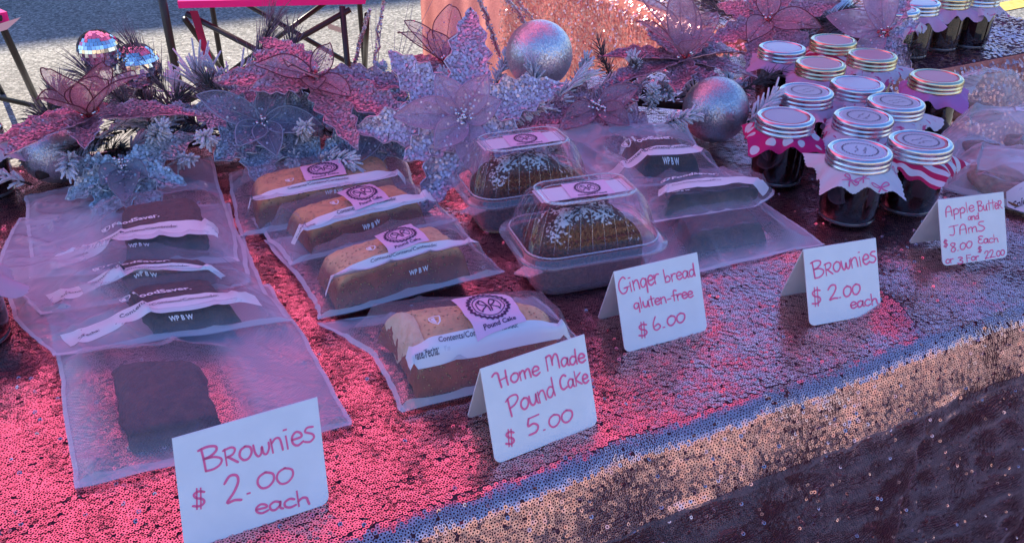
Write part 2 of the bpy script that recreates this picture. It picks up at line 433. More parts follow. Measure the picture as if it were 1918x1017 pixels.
def cloth(name, x0, x1, y0, y1, label, zoff=0., left_drop=False, right_drop=True, back=True, hem=False, seq_x=None, dens=1., fold=.012, fseed=5):
    t = thing(name, ((x0+x1)/2, (y0+y1)/2, 0), label, 'tablecloth')
    ff = Field(fseed, .26, 6)
    def hemz(x, y):
        if not hem: return np.zeros_like(x)
        d = np.clip((x-(x1-.06))/.06, 0, 1); return .009*d*(1+.9*np.sin(y*38+1.3*np.sin(y*17)))*(d**1.2)
    def pt(x, s):
        """s = metres from the back edge towards the front and down"""
        y = y1-s
        if y > EDGE_Y: return (x, y, T+zoff+.002+(float(wr(x, y))+float(hemz(np.array(x), np.array(y))))*min(1., (y-EDGE_Y)/.035))
        yy, zz, _ = prof(EDGE_Y-y); dn = max(0, -zz-.03)
        return (x+.0*dn, EDGE_Y+yy+zoff*-1-(fold*float(ff(x, 0.))*min(1, dn/.45)+.003*float(fB(x, zz))*min(1, dn*20)), T+zoff+zz+.002)
    EDGE_Y = y0+RAD
    Ltot = (y1-EDGE_Y)+RAD*R(90-LIP)+.052+T-.095
    mb = MB(); mb.grid(lambda u, v: pt(x0+(x1-x0)*u, Ltot*v), 90, 120); mb.build('cloth', M['cloth'], t)
    for flag, xx, sg in ((left_drop, x0, -1), (right_drop, x1, 1)):
        if flag:
            d = MB(); d.grid(lambda u, v: (xx+sg*(.004+.012*v*(1+.6*math.sin(u*26))), y1-(y1-y0-.01)*u, T+zoff-.001-(T-.03)*v), 40, 12); d.build('side_drop', M['cloth'], t)
    if back:
        d = MB(); d.grid(lambda u, v: (x0+(x1-x0)*u, y1+.003+.01*v*(1+.6*math.sin(u*40)), T+zoff-.001-(T-.03)*v), 60, 10); d.build('back_drop', M['cloth'], t)
    # sequins: rows sewn along the cloth, coarser where they are far from the front
    sx0, sx1 = seq_x or (x0, x1)
    P, Nn, ro = [], [], []
    s = .001; Lmax = (y1-EDGE_Y)+.40
    while s < Lmax:
        y = y1-s; pitch = .0032 if y < .8 else (.0038 if y < 1.0 else .0048)
        pitch /= dens
        n = int((sx1-sx0)/pitch); x = sx0+(np.arange(n)+.5+RNG.uniform(-.13, .13, n))*pitch+RNG.uniform(-.5, .5)*pitch*.3
        x = x+.0007*np.sin(s*900+x*60)
        sj = s+RNG.uniform(-.16, .16, n)*pitch
        yv = y1-sj
        pts = np.empty((n, 3)); nr = np.zeros((n, 3))
        top = yv > EDGE_Y
        pts[:, 0] = x; pts[:, 1] = yv; pts[:, 2] = T+zoff+.0032+(wr(x, yv)+hemz(x, yv))*np.clip((yv-EDGE_Y)/.035, 0, 1)+RNG.uniform(0, .0012, n)
        nr[:, 2] = 1.
        if hem:
            e = 1e-3; nr[:, 0] -= (hemz(x+e, yv)-hemz(x-e, yv))/(2*e); nr[:, 1] -= (hemz(x, yv+e)-hemz(x, yv-e))/(2*e)
        if y < EDGE_Y+.004:
            ffx = ff(x, x*0.); e = 1e-3; dff = (ff(x+e, x*0.)-ff(x-e, x*0.))/(2*e)
            for i in np.nonzero(~top)[0]:
                yy, zz, el = prof(EDGE_Y-yv[i]); dn = max(0, -zz-.03); k = fold*min(1, dn/.45)
                pts[i, 1] = EDGE_Y+yy-zoff-(k*ffx[i]+.003*float(fB(x[i], zz))*min(1, dn*20))-.0012; pts[i, 2] = T+zoff+zz+.0034
                if -.13 < zz < -.055: el += 13*max(0., min(1., float(fB(x[i]*.8, zz))-.35+(-.055-zz)*-7+.25))
                nr[i] = (-k*dff[i], -math.cos(R(el)), math.sin(R(el)))
        amp = np.where(top, 1., .9)
        nr += tilt(x, np.where(top, yv, sj*1.0), 1., .038)*np.where(top, 1., 2.)[:, None]
        keep = RNG.random(n) > .015
        P.append(pts[keep]); Nn.append(nr[keep]); ro.append(np.full(keep.sum(), pitch*.555))
        s += pitch*.86
    P = np.concatenate(P); Nn = np.concatenate(Nn); ro = np.concatenate(ro)[:, None]
    c = Vector(t['base']); P = P-np.array([c.x, c.y, c.z])
    rings('sequins', P, Nn, ro, ro*.46, t, M['sequin'])
    return t
EDGE_Y = None
cloth('tablecloth', -.66, .655, .425, 1.27, 'rose sequin tablecloth under the bagged cakes, lying over its neighbour at the right hem', left_drop=True, right_drop=False, hem=True, seq_x=(-.25, .655), fseed=5)
cloth('tablecloth', .60, 1.15, .425, 1.27, 'rose sequin tablecloth under the jam jars, tucked beneath the hem of the next cloth', zoff=-.004, right_drop=True, fold=.035, fseed=9)

def far_cloth():
    x0, x1, y0, y1 = 1.166, 1.80, 1.035, 3.1
    t = thing('tablecloth', ((x0+x1)/2, (y0+y1)/2, 0), 'peach tablecloth hanging in folds from the table set crosswise behind', 'tablecloth')
    mb = MB(); mb.grid(lambda u, v: (x0+(x1-x0)*u, y0+(y1-y0)*v, T+.001+float(wr(x0+u, v))), 20, 50); mb.build('cloth', M['cloth'], t)
    def drop(A, B, out, name):
        A, B, out = Vector(A), Vector(B), Vector(out); L = (B-A).length; f = Field(int(L*100), .2, 5)
        def fn(u, v):
            p = A.lerp(B, u); k = (f(u*L, 0.)*.016+.02)*v**.8+.006*(1-(1-min(1, v*8))**2)
            return (p.x+out.x*k, p.y+out.y*k, T+.001-.004*min(1, v*20)-(T-.02)*v)
        d = MB(); d.grid(fn, int(L*70), 24); return d.build(name, M['cloth_far'], t)
    drop((x0, y1, 0), (x0, y0, 0), (-1, 0, 0), 'side_drop'); drop((x0, y0, 0), (x1, y0, 0), (0, -1, 0), 'front_drop'); drop((x1, y0, 0), (x1, y1, 0), (1, 0, 0), 'side_drop')
    P, Nn = [], []
    pitch = .0058
    n = int((x1-x0)*(2.2-y0)/pitch**2); x = RNG.uniform(x0, x1, n); y = RNG.uniform(y0, 2.2, n)
    p = np.stack([x, y, T+.0035+RNG.uniform(0, .001, n)], 1); nn = np.zeros((n, 3)); nn[:, 2] = 1; nn += tilt(x, y, 1, .09); P.append(p); Nn.append(nn)
    # strip of the drops just under the edge, denser at the top
    for (A, B, o) in (((x0, 2.4), (x0, y0), (-1, 0)), ((x0, y0), (x1, y0), (0, -1))):
        n = int(math.hypot(B[0]-A[0], B[1]-A[1])*.30/pitch**2*.9); u = RNG.random(n); z = RNG.random(n)*.30
        p = np.stack([A[0]+(B[0]-A[0])*u+o[0]*(.012+z*.06), A[1]+(B[1]-A[1])*u+o[1]*(.012+z*.06), T-z], 1)
        nn = np.zeros((n, 3)); nn[:, 0] = o[0]; nn[:, 1] = o[1]; nn[:, 2] = np.clip(.9-z*14, .06, 1); nn += RNG.normal(0, .2, (n, 3)); P.append(p); Nn.append(nn)
    P = np.concatenate(P); Nn = np.concatenate(Nn); c = Vector(t['base']); P = P-np.array([c.x, c.y, c.z])
    rings('sequins', P, Nn, np.full((len(P), 1), pitch*.5), np.full((len(P), 1), pitch*.2), t, M['sequin'], 6)
far_cloth()

# ------------------------------------------------------------------ hand lettering
G = {  # strokes in a cell: cap height 1, x-height about .6; (advance, strokes)
 'B': (.75, [[(.0, .96), (.05, .5), (.08, .0)], [(-.1, .93), (.2, 1.), (.48, .93), (.5, .75), (.3, .58), (.06, .52)], [(.06, .52), (.4, .5), (.64, .34), (.58, .12), (.35, .0), (.08, .0)]]),
 'r_': (.52, [[(.03, .68), (.05, .0)], [(-.03, .64), (.25, .7), (.38, .58), (.28, .38), (.06, .32)], [(.12, .33), (.28, .16), (.44, .0)]]),
 'o': (.5, [[(.22, .6), (.05, .48), (.0, .25), (.12, .04), (.3, .06), (.42, .28), (.38, .52), (.2, .6)]]),
 'w': (.62, [[(.0, .55), (.04, .2), (.14, .02), (.25, .12), (.29, .4), (.33, .1), (.44, .03), (.54, .25), (.54, .5)]]),
 'n': (.5, [[(.0, .58), (.04, .0)], [(.03, .4), (.16, .56), (.3, .55), (.36, .35), (.4, .0)]]),
 'i': (.24, [[(.05, .55), (.08, .0)], [(.04, .84)]]),
 'e': (.46, [[(.02, .3), (.36, .34), (.34, .52), (.18, .6), (.03, .42), (.04, .15), (.2, .0), (.42, .12)]]),
 's': (.42, [[(.36, .62), (.15, .64), (.06, .48), (.3, .32), (.36, .14), (.2, .0), (.0, .06)]]),
 'S': (.5, [[(.42, .98), (.14, .98), (.06, .72), (.34, .5), (.46, .25), (.26, .02), (.0, .06)]]),
 '$': (.6, [[(.5, .84), (.28, .9), (.08, .76), (.16, .56), (.42, .46), (.48, .26), (.3, .1), (.02, .14)], [(.2, 1.05), (.18, -.04)], [(.36, 1.05), (.34, -.04)]]),
 '2': (.6, [[(.02, .72), (.2, .96), (.42, .94), (.46, .7), (.3, .35), (.06, .02), (.3, .06), (.52, .02)]]),
 '.': (.28, [[(.06, .03)]]),
 '0': (.52, [[(.24, .72), (.06, .58), (.0, .3), (.1, .04), (.28, .04), (.43, .28), (.42, .58), (.22, .72)]]),
 'a': (.5, [[(.36, .5), (.18, .58), (.02, .38), (.06, .08), (.2, .03), (.36, .28), (.38, .52)], [(.37, .5), (.37, .12), (.46, .02)]]),
 'c': (.44, [[(.36, .5), (.2, .58), (.03, .4), (.04, .12), (.2, .0), (.4, .1)]]),
 'C': (.55, [[(.46, .86), (.28, .96), (.05, .7), (.04, .25), (.2, .03), (.48, .14)]]),
 'h': (.5, [[(.02, 1.), (.06, .0)], [(.05, .32), (.2, .5), (.34, .44), (.38, .2), (.42, .0)]]),
 'H': (.85, [[(-.12, .84), (.04, 1.), (.2, .92), (.24, .5), (.3, .0)], [(.62, .98), (.62, .5), (.66, .02)], [(.24, .46), (.64, .54)]]),
 'm': (.7, [[(.0, .55), (.03, .0)], [(.02, .38), (.14, .56), (.25, .5), (.29, .02)], [(.28, .38), (.42, .56), (.54, .5), (.6, .0)]]),
 'M': (.85, [[(.0, .9), (.03, .0)], [(.0, .88), (.2, .98), (.3, .8), (.33, .3)], [(.33, .6), (.5, .98), (.66, .84), (.72, .04)]]),
 'd': (.52, [[(.36, .48), (.18, .56), (.02, .36), (.05, .08), (.22, .02), (.36, .24)], [(.38, 1.), (.38, .4), (.42, .0)]]),
 'P': (.68, [[(.04, .94), (.06, .5), (.1, -.02)], [(-.08, .84), (.2, 1.), (.52, .96), (.58, .72), (.36, .5), (.08, .42)]]),
 'u': (.5, [[(.0, .55), (.02, .2), (.14, .02), (.3, .12), (.38, .5)], [(.38, .52), (.4, .1), (.46, .0)]]),
 'K': (.55, [[(.04, .95), (.08, .0)], [(.44, .78), (.1, .4), (.48, .02)]]),
 '5': (.62, [[(.14, .96), (.08, .55), (.3, .6), (.46, .38), (.36, .08), (.08, .02)], [(.14, .96), (.54, 1.02)]]),
 '6': (.52, [[(.2, 1.), (.05, .55), (.06, .14), (.22, .0), (.4, .18), (.3, .42), (.08, .28)]]),
 'G': (.72, [[(.5, .86), (.34, 1.), (.08, .76), (.02, .35), (.18, .03), (.44, .05), (.56, .3), (.34, .32)], [(.52, .34), (.68, .34)]]),
 'g': (.5, [[(.36, .46), (.18, .56), (.02, .36), (.06, .08), (.22, .04), (.36, .26)], [(.37, .5), (.4, .0), (.4, -.36)]]),
 'r': (.38, [[(.0, .55), (.04, .0)], [(.03, .34), (.14, .54), (.32, .54)]]),
 'b': (.52, [[(.0, 1.02), (.06, .04)], [(.05, .3), (.22, .5), (.4, .32), (.34, .06), (.06, .04)]]),
 'l': (.22, [[(.03, 1.), (.07, .0)]]),
 't': (.4, [[(.14, .9), (.17, .3), (.2, .0)], [(-.02, .62), (.36, .66)]]),
 '-': (.38, [[(.05, .28), (.28, .3)]]),
 'f': (.42, [[(.4, .92), (.24, 1.), (.16, .8), (.18, .0)], [(.0, .5), (.36, .54)]]),
 'A': (.66, [[(.06, .0), (.1, .7), (.28, .98), (.46, .8), (.52, .0)], [(.06, .44), (.52, .46)]]),
 'p': (.5, [[(.0, .58), (.03, .0), (.03, -.4)], [(.02, .36), (.18, .6), (.38, .44), (.34, .12), (.04, .06)]]),
 'J': (.7, [[(.36, .96), (.38, .3), (.28, .02), (.04, .08)], [(.02, .9), (.66, .98)]]),
 '8': (.5, [[(.36, .86), (.16, .96), (.04, .8), (.2, .56), (.4, .3), (.28, .02), (.06, .1), (.08, .34), (.28, .58), (.4, .8), (.32, .92)]]),
 'E': (.55, [[(.46, .9), (.2, .96), (.06, .8), (.2, .56), (.32, .54)], [(.2, .56), (.02, .34), (.1, .06), (.3, .0), (.5, .1)]]),
 '3': (.5, [[(.06, .9), (.28, .96), (.4, .78), (.18, .54), (.4, .36), (.38, .1), (.18, .0), (.0, .1)]]),
 'F': (.55, [[(.04, .95), (.06, .0)], [(.04, .92), (.48, .96)], [(.05, .5), (.36, .52)]]),
 'T': (.5, [[(.24, .95), (.26, .02)], [(-.04, .64), (.5, .7)]]),
 'R': (.6, [[(.04, .78), (.06, .0)], [(.0, .74), (.3, .8), (.42, .62), (.28, .42), (.06, .36)], [(.14, .38), (.5, .0)]]),
}
def scribble(mb, word, p0, p1, hgt, wd, mapfn, jit=.0):
    """word written from p0 to p1 (metres in the card's plane)"""
    keys = []; i = 0
    while i < len(word):
        if word[i:i+2] == 'r_': keys.append('r_'); i += 2
        else: keys.append(word[i]); i += 1
    tot = sum(G[k][0] for k in keys[:-1]) + (max(p[0] for st in G[keys[-1]][1] for p in st) if keys else 0)
    d = Vector(p1)-Vector(p0); L = d.length; d.normalize(); n = Vector((-d.y, d.x)); n = (n*.35+Vector((0, 1))*.65).normalized()
    kx = L/max(tot, .01); pen = 0
    for k in keys:
        dy = random.uniform(-jit, jit)
        for st in G[k][1]:
            pts = [Vector(p0)+d*((pen+p[0])*kx)+n*((p[1]+dy)*hgt) for p in st]
            if len(pts) > 2: pts = [Vector((q.x, q.y)) for q in catmull([(p.x, p.y, 0) for p in pts], 5)]
            ribbon2d(mb, pts, wd*random.uniform(.9, 1.12), mapfn)
        pen += G[k][0]

def ray_plane(px, py, o, nrm):
    d = at(px, py, 0)-cam.location
    t = (o-cam.location).dot(nrm)/d.dot(nrm); return cam.location+d*t

def price_card(TL, TR, BR, BL, back, ztop, lines, label, stroke=.0017):
    bl, br = at(*BL), at(*BR); ex = (br-bl); W = ex.length; ex.normalize()
    tl = (at(*TL, ztop)+at(*TR, ztop)-bl-br)*.5; up = tl.copy(); Hh = up.length; up.normalize()   # creased a little askew
    nrm = ex.cross(up).normalized()                     # faces the shopper
    t = thing('price_card', (bl+br)*.5, label, 'price card', 'folded price cards on the table')
    rr = .006; th = .00045
    def loc(x, y, off=0.): return bl+ex*x+up*y+nrm*off+Vector((0, 0, .0035))
    def outline(flip=False):
        pts = [(0, Hh), (W, Hh)]
        for cx, cy, a0 in ((W-rr, rr, 0), (rr, rr, -90)):
            for k in range(7):
                a = R(a0-k*15); pts.append((cx+rr*math.cos(a), cy+rr*math.sin(a)))
        return pts
    def panel(mapfn, name, slight):
        mb = MB(); pts = outline(); n = len(pts)
        # a fan grid that can bow a little
        for off in (th, -th):
            for p in pts: mb.vert(mapfn(p[0], p[1], off))
        mb.face(tuple(range(n-1, -1, -1))); mb.face(tuple(range(n, 2*n)))
        for i in range(n): mb.face((i, (i+1) % n, n+(i+1) % n, n+i))
        return mb.build(name, M['card'], t, smooth=False)
    panel(loc, 'front_panel', 0)
    bk = at(*back); fold = loc(0, Hh); dn = bk-fold; dn = (dn-ex*dn.dot(ex)); zf = fold.z-T
    dn = dn.normalized()*(zf-.0036)/max(.2, -dn.normalized().z); bh = dn.length; dn.normalize(); bn = dn.cross(ex)
    panel(lambda x, y, off: fold+ex*x+dn*((Hh-y)/Hh*bh)+bn*off, 'back_panel', 0)
    def sk2(q):      # coordinates along the two (slightly oblique) edges
        c = ex.dot(up); a = q.dot(ex); b = q.dot(up); y = (b-a*c)/(1-c*c); return (a-c*y, y)
    mb = MB()
    for word, a, b2, hpx in lines:
        A = ray_plane(*a, bl, nrm)-bl; B = ray_plane(*b2, bl, nrm)-bl; sk = ex.dot(up)
        A -= nrm*A.dot(nrm); B -= nrm*B.dot(nrm)
        d0 = dist(a[0], a[1], .03)
        scribble(mb, word, sk2(A), sk2(B), hpx*d0/F_PX, stroke, lambda x, y: loc(x, y-.0035*up.z, th+.00025), .02)
    mb.build('handwriting', M['marker'], t, smooth=False)
def zl(ox, oy, k, rows):  # rows measured on an enlargement of the photo
    return [(wd, (ox+a/k, oy+b/k), (ox+c/k, oy+d/k), h/k) for wd, a, b, c, d, h in rows]
price_card((323, 822), (597, 757), (618, 948), (348, 1039), (322, 922), .066, zl(300, 740, 3.672, [
    ('Br_ownies', 300, 520, 1060, 310, 155), ('$', 225, 775, 310, 765, 125), ('2', 450, 738, 560, 715, 190), ('.', 600, 672, 610, 670, 100), ('00', 675, 645, 915, 590, 150), ('each', 660, 810, 1025, 740, 105)]),
    'widest white price card, hand lettered Brownies $2.00 each, nearest the corner of the table')
price_card((897, 696), (1096, 635), (1119, 801), (928, 876), (859, 794), .066, zl(840, 620, 3.766, [
    ('Home', 330, 405, 640, 300, 105), ('Made', 690, 275, 960, 215, 100), ('Pound', 428, 600, 745, 450, 135), ('CaKe', 785, 415, 982, 358, 105), ('$', 398, 805, 460, 800, 110), ('5.00', 550, 735, 870, 625, 125)]),
    'white price card hand lettered Home Made Pound Cake $5.00', .0016)
price_card((1147, 517), (1306, 478), (1324, 625), (1170, 667), (1104, 607), .066, zl(1080, 470, 4.621, [
    ('Ginger', 365, 378, 710, 275, 135), ('bread', 755, 275, 1015, 215, 105), ('gluten-free', 490, 505, 1000, 395, 90), ('$', 530, 745, 605, 735, 125), ('6.00', 655, 690, 930, 610, 120)]),
    'white price card hand lettered Ginger bread gluten-free $6.00 before the plastic tubs', .0016)
price_card((1500, 477), (1641, 449), (1649, 592), (1515, 617), (1442, 563), .066, zl(1420, 340, 3.39, [
    ('Br_ownies', 345, 615, 740, 510, 105), ('$', 335, 790, 392, 780, 110), ('2.00', 440, 755, 640, 710, 95), ('each', 580, 808, 750, 772, 70)]),
    'narrow white price card hand lettered Brownies $2.00 each, standing right of the gingerbread card', .0016)
price_card((1753, 381), (1879, 365), (1885, 487), (1764, 504), (1696, 461), .066, zl(1420, 340, 3.39, [
    ('Apple', 1180, 225, 1365, 188, 62), ('BuTTeR', 1388, 190, 1540, 170, 60), ('and', 1325, 245, 1392, 238, 38), ('JAmS', 1205, 345, 1430, 312, 62), ('$', 1170, 418, 1194, 415, 48), ('8.00', 1215, 450, 1350, 418, 62),
    ('Each', 1388, 395, 1515, 383, 50), ('or', 1184, 520, 1232, 515, 48), ('3', 1258, 522, 1290, 520, 46), ('For', 1315, 508, 1392, 496, 46), ('$', 1387, 450, 1410, 446, 38), ('22.00', 1430, 490, 1555, 466, 52)]),
    'white price card hand lettered Apple Butter and Jams beside the jars', .0013)

# ------------------------------------------------------------------ bagged cakes
def wn(x, y, z=0.): return noise.noise(Vector((x, y, z)))
def fbox(t, n=10., m=.5): return max(0., 1-abs(2*t-1)**n)**m
class Bag:
    """a sealed pouch: film over its contents; left/right edges run from the shopper's end (v=0) to the far end (v=1)"""
    def __init__(s, name, label, left, right, box, Hc, dome=.0, reach=.04, group=None, seed=0, wrinkle=.0044, cat='bag', puff=.004, lift=.0058, sq=7.):
        s.sq = sq
        s.L = [at(*p[:2], p[2]) for p in left]; s.R_ = [at(*p[:2], p[2]) for p in right]
        s.box = box; s.Hc = Hc; s.dome = dome; s.reach = reach; s.seed = seed; s.wk = wrinkle; s.puff = puff
        c = (s.L[0]+s.R_[0])*.5; s.t = thing(name, (c.x, c.y, T+left[0][2]), label, cat, group)
        s.W = (s.R_[0]-s.L[0]).length; s.D = (s.poly(s.L, 1)-s.poly(s.L, 0)).length*.5+(s.poly(s.R_, 1)-s.poly(s.R_, 0)).length*.5
        s.lift = lift
    @staticmethod
    def poly(P, t):
        t = max(-.02, min(1.02, t)); n = len(P)-1; i = min(n-1, max(0, int(t*n))); f = t*n-i
        if n == 1: return P[0].lerp(P[1], f)
        p0 = P[max(i-1, 0)]; p1 = P[i]; p2 = P[i+1]; p3 = P[min(i+2, n)]
        return .5*((2*p1)+(p2-p0)*f+(2*p0-5*p1+4*p2-p3)*f*f+(3*p1-p0-3*p2+p3)*f*f*f)
    def base(s, u, v):
        p = s.poly(s.L, v).lerp(s.poly(s.R_, v), u); k = s.seed*3.7
        p.x += .0035*(wn(v*5+k, 1.5)*(1-u)+wn(v*5+k, 8.5)*u)+.0012*wn(v*17+k, u*2); p.y += .0035*(wn(u*5+k, 3.5)*(1-v)+wn(u*5+k, 6.5)*v); return p
    def hill(s, u, v):
        """height of the contents"""
        u0, u1, v0, v1 = s.box; a = (u-u0)/(u1-u0); b = (v-v0)/(v1-v0)
        if not (0 < a < 1 and 0 < b < 1): return 0.
        return s.Hc*(1+s.dome*(1-(2*a-1)**2)*(1-(2*b-1)**2))*fbox(a, s.sq)*fbox(b, s.sq*.7)
    def h(s, u, v):
        u, v = min(1, max(0, u)), min(1, max(0, v)); u0, u1, v0, v1 = s.box
        dx = max(u0-u, 0, u-u1)*s.W; dy = max(v0-v, 0, v-v1)*s.D; d = math.hypot(dx, dy*1.7)
        a = min(1, max(0, (u-u0)/(u1-u0))); b = min(1, max(0, (v-v0)/(v1-v0)))
        top = s.Hc*(1+s.dome*(1-(2*a-1)**2)*(1-(2*b-1)**2))
        k = max(0, 1-d/s.reach); hh = top*(k**1.7)
        if d == 0: hh = max(s.hill(u, v), top*(.86+.14*min(1, 4*min(a, 1-a, b, 1-b))))+.0012
        e = min(u, 1-u)*s.W; f = min(v, 1-v)*s.D; ed = min(1, min(e, f)/.012)
        hh = max(hh*min(1, min(e, f)/.02), 0)
        hh += s.puff*ed*(math.sin(math.pi*u)*math.sin(math.pi*v))**.6
        x, y = u*s.W, v*s.D
        cr = (1-abs(wn(x*22+s.seed*7.1, y*22, s.seed)*1.6))**4; c2 = wn(x*60, y*14+s.seed, 3.3)
        c3 = (1-min(1, abs(wn(x*9+y*14+s.seed*3, y*7-x*6, 7.7))*2.2))**6
        hh += ed*s.wk*(cr*.9+c2*.35+c3*1.3)*(1.0 if d > 0 else .25)
        hh += (1-ed)*.0004+.0018*(wn(x*16, y*16, s.seed+9)+.4)*(1-ed)
        return hh
    def slackness(s, u, v):
        u0, u1, v0, v1 = s.box
        d = math.hypot(max(u0-u, 0, u-u1)*s.W, max(v0-v, 0, v-v1)*s.D)
        return min(1., .12+max(0, d-.006)/.030)
    def S(s, u, v, off=0.):
        p = s.base(u, v); p.z += s.h(u, v)+s.lift+off; return p
    def m(s, u0, v0, ang=0., off=.0009):
        ca, sa = math.cos(ang), math.sin(ang)
        return lambda x, y: s.S(u0+(x*ca-y*sa)/s.W, v0+(x*sa+y*ca)/s.D, off)
    def film(s, mt, nu=110, nv=84):
        mb = MB(); mb.grid(lambda u, v: s.S(u, v), nu, nv); uv = [(i/nu*s.W, j/nv*s.D) for j in range(nv+1) for i in range(nu+1)]
        mb.grid(lambda u, v: s.base(u, v)+Vector((0, 0, .0050)), 12, 12); uv += [(i/12*s.W, j/12*s.D) for j in range(13) for i in range(13)]
        mb.uv = uv; o = mb.build('film', mt, s.t)
        sl = [s.slackness(i/nu, j/nv) for j in range(nv+1) for i in range(nu+1)]+[0.]*169
        at_ = o.data.attributes.new('slack', 'FLOAT', 'POINT'); at_.data.foreach_set('value', sl)
        # heat-sealed rims at the two cut ends and the sides
        for f in (lambda u, v: s.S(u, v*.035, .0005), lambda u, v: s.S(u, 1-.03*v, .0005), lambda u, v: s.S(.018*v, u, .0005), lambda u, v: s.S(1-.018*v, u, .0005)):
            rim = MB(); rim.grid(f, 60, 2); rim.build('seal', M['seal'], s.t)
    def strip(s, name, u0, u1, v0, v1, mt, nu=44, nv=5, off=.0006, slant=0.):
        mb = MB(); mb.grid(lambda u, v: s.S(u0+(u1-u0)*u+slant*v, v0+(v1-v0)*v, off), nu, nv); return mb.build(name, mt, s.t)
    def block(s, name, mt, amp=.0012, fr=140, nu=46, nv=30, sunk=0.):
        u0, u1, v0, v1 = s.box; mb = MB()
        def fn(a, b):
            # dense near the edges so the sides stand up
            a2 = .5-.5*math.cos(math.pi*a); b2 = .5-.5*math.cos(math.pi*b); a2 = .5+(a2-.5)*.999; b2 = .5+(b2-.5)*.999
            u = u0+(u1-u0)*a2; v = v0+(v1-v0)*b2; p = s.base(u, v); hh = s.hill(u, v)
            k = amp*(wn(p.x*fr, p.y*fr, p.z*fr)+.5*wn(p.x*fr*2.3, p.y*fr*2.3, 1))
            ed = 1-fbox(a2, 14, .7)*fbox(b2, 14, .7)
            p.x += amp*1.5*ed*wn(p.y*90, p.z*90, s.seed); p.y += amp*1.5*ed*wn(p.x*90, 5, s.seed)
            p.z += .005+max(.0006, hh+min(0, k-amp*.6)*min(1, hh/.005)); return p
        mb.grid(fn, nu, nv); return mb.build(name, mt, s.t)
    def sticker(s, u, v, wd, ht, ang, words='Pound Cake', off=.0024):
        mp = s.m(u, v, ang, off); mb = MB(); mb.grid(lambda a, b: mp((a-.5)*wd, (b-.5)*ht), 12, 12); st = mb.build('sticker', M['sticker'], s.t)
        emblem(st, s.m(u, v, ang, off+.0004), 0, ht*.09, ht*.36, words, wd, ht)
def emblem(parent, mp, cx, cy, r, words, wd, ht):
    """round scalloped badge with a monogram flourish, and the cake's name under it"""
    mb = MB(); C = lambda k, rr: (cx+rr*math.cos(k), cy+rr*math.sin(k))
    n = 48
    ribbon2d(mb, [C(2*math.pi*k/n, r*(1+.05*math.cos(k*math.pi))) for k in range(n+1)], r*.16, mp)
    ribbon2d(mb, [C(2*math.pi*k/n, r*.80) for k in range(n+1)], r*.05, mp)
    for sg in (-1, 1):   # two looped initials
        ribbon2d(mb, [(cx+sg*r*.5*q.x, cy+r*.6*q.y) for q in catmull([(.1, -.8, 0), (.2, .3, 0), (.5, .8, 0), (.85, .5, 0), (.5, .1, 0), (.2, .0, 0), (.7, -.4, 0), (.95, -.75, 0)], 5)], r*.07, mp)
        ribbon2d(mb, [C(math.pi/2+sg*math.radians(25+i*13), r*.62) for i in range(9)], r*.05, mp)
    if words: print_text(mb, words, -wd*.33, -ht*.42, ht*.13, mp, .02, width=wd*.66)
    mb.build('badge', M['violet_ink'], parent, smooth=False)
def shield(mb, mp, x, y, sz):
    pts = [(0, 1), (.85, .85), (.85, .3), (.6, -.35), (0, -.8), (-.6, -.35), (-.85, .3), (-.85, .85), (0, 1)]
    ribbon2d(mb, [(x+sz*a*.5, y+sz*b*.5) for a, b in pts], sz*.12, mp)
    b = len(mb.v)
    for a, c in ((0, .75), (-.6, .6), (-.6, .2), (-.35, -.3), (0, -.55)): mb.vert(mp(x+sz*a*.5, y+sz*c*.5))
    mb.face((b, b+1, b+2, b+3, b+4))
def bag_prints(bg, ub0, ub1, vb0, vb1, uc, brand=True, slant=0., ts=.0068, wp=None, date='Date/Fecha:', cont='Contents/Contenu/Contenido:', date_u=.02):
    st = bg.strip('write_on_band', ub0, ub1, vb0, vb1, M['band'], slant=slant)
    ts = ts if brand else ts*.82; vm = vb0+(vb1-vb0)*.60
    g = MB(); mp = bg.m(uc, vm, 0, .0011)
    print_text(g, cont, -.5*len(cont)*ts*.52, 0, ts, mp, .01)
    g.build('printed_words', M['grey_ink'], st, smooth=False)
    if date:
        g = MB(); print_text(g, date, 0, 0, ts*.85, bg.m(ub0+date_u+(.03 if brand else .0), vb0+(vb1-vb0)*(.38 if brand else .22), 0, .0011), .01); g.build('printed_words', M['grey_ink'], st, smooth=False)
    g = MB(); mp = bg.m(uc, vb1+.012/bg.D, 0, .0012)
    if brand:
        print_text(g, 'FoodSaver.', -.028, 0, .0108, mp, .03); shield(g, mp, -.034, .0035, .010)
    else: shield(g, mp, -.034, .002, .010)
    g.build('printed_words', M['white_ink'], bg.t, smooth=False); g = MB()
    mp2 = bg.m(uc if wp is None else wp, vb0-.007/bg.D, 0, .0012); print_text(g, 'WP B W', -.012, 0, .0042 if brand else .0030, mp2, .03, width=.020)
    g.build('printed_words', M['white_ink'], bg.t, smooth=False)

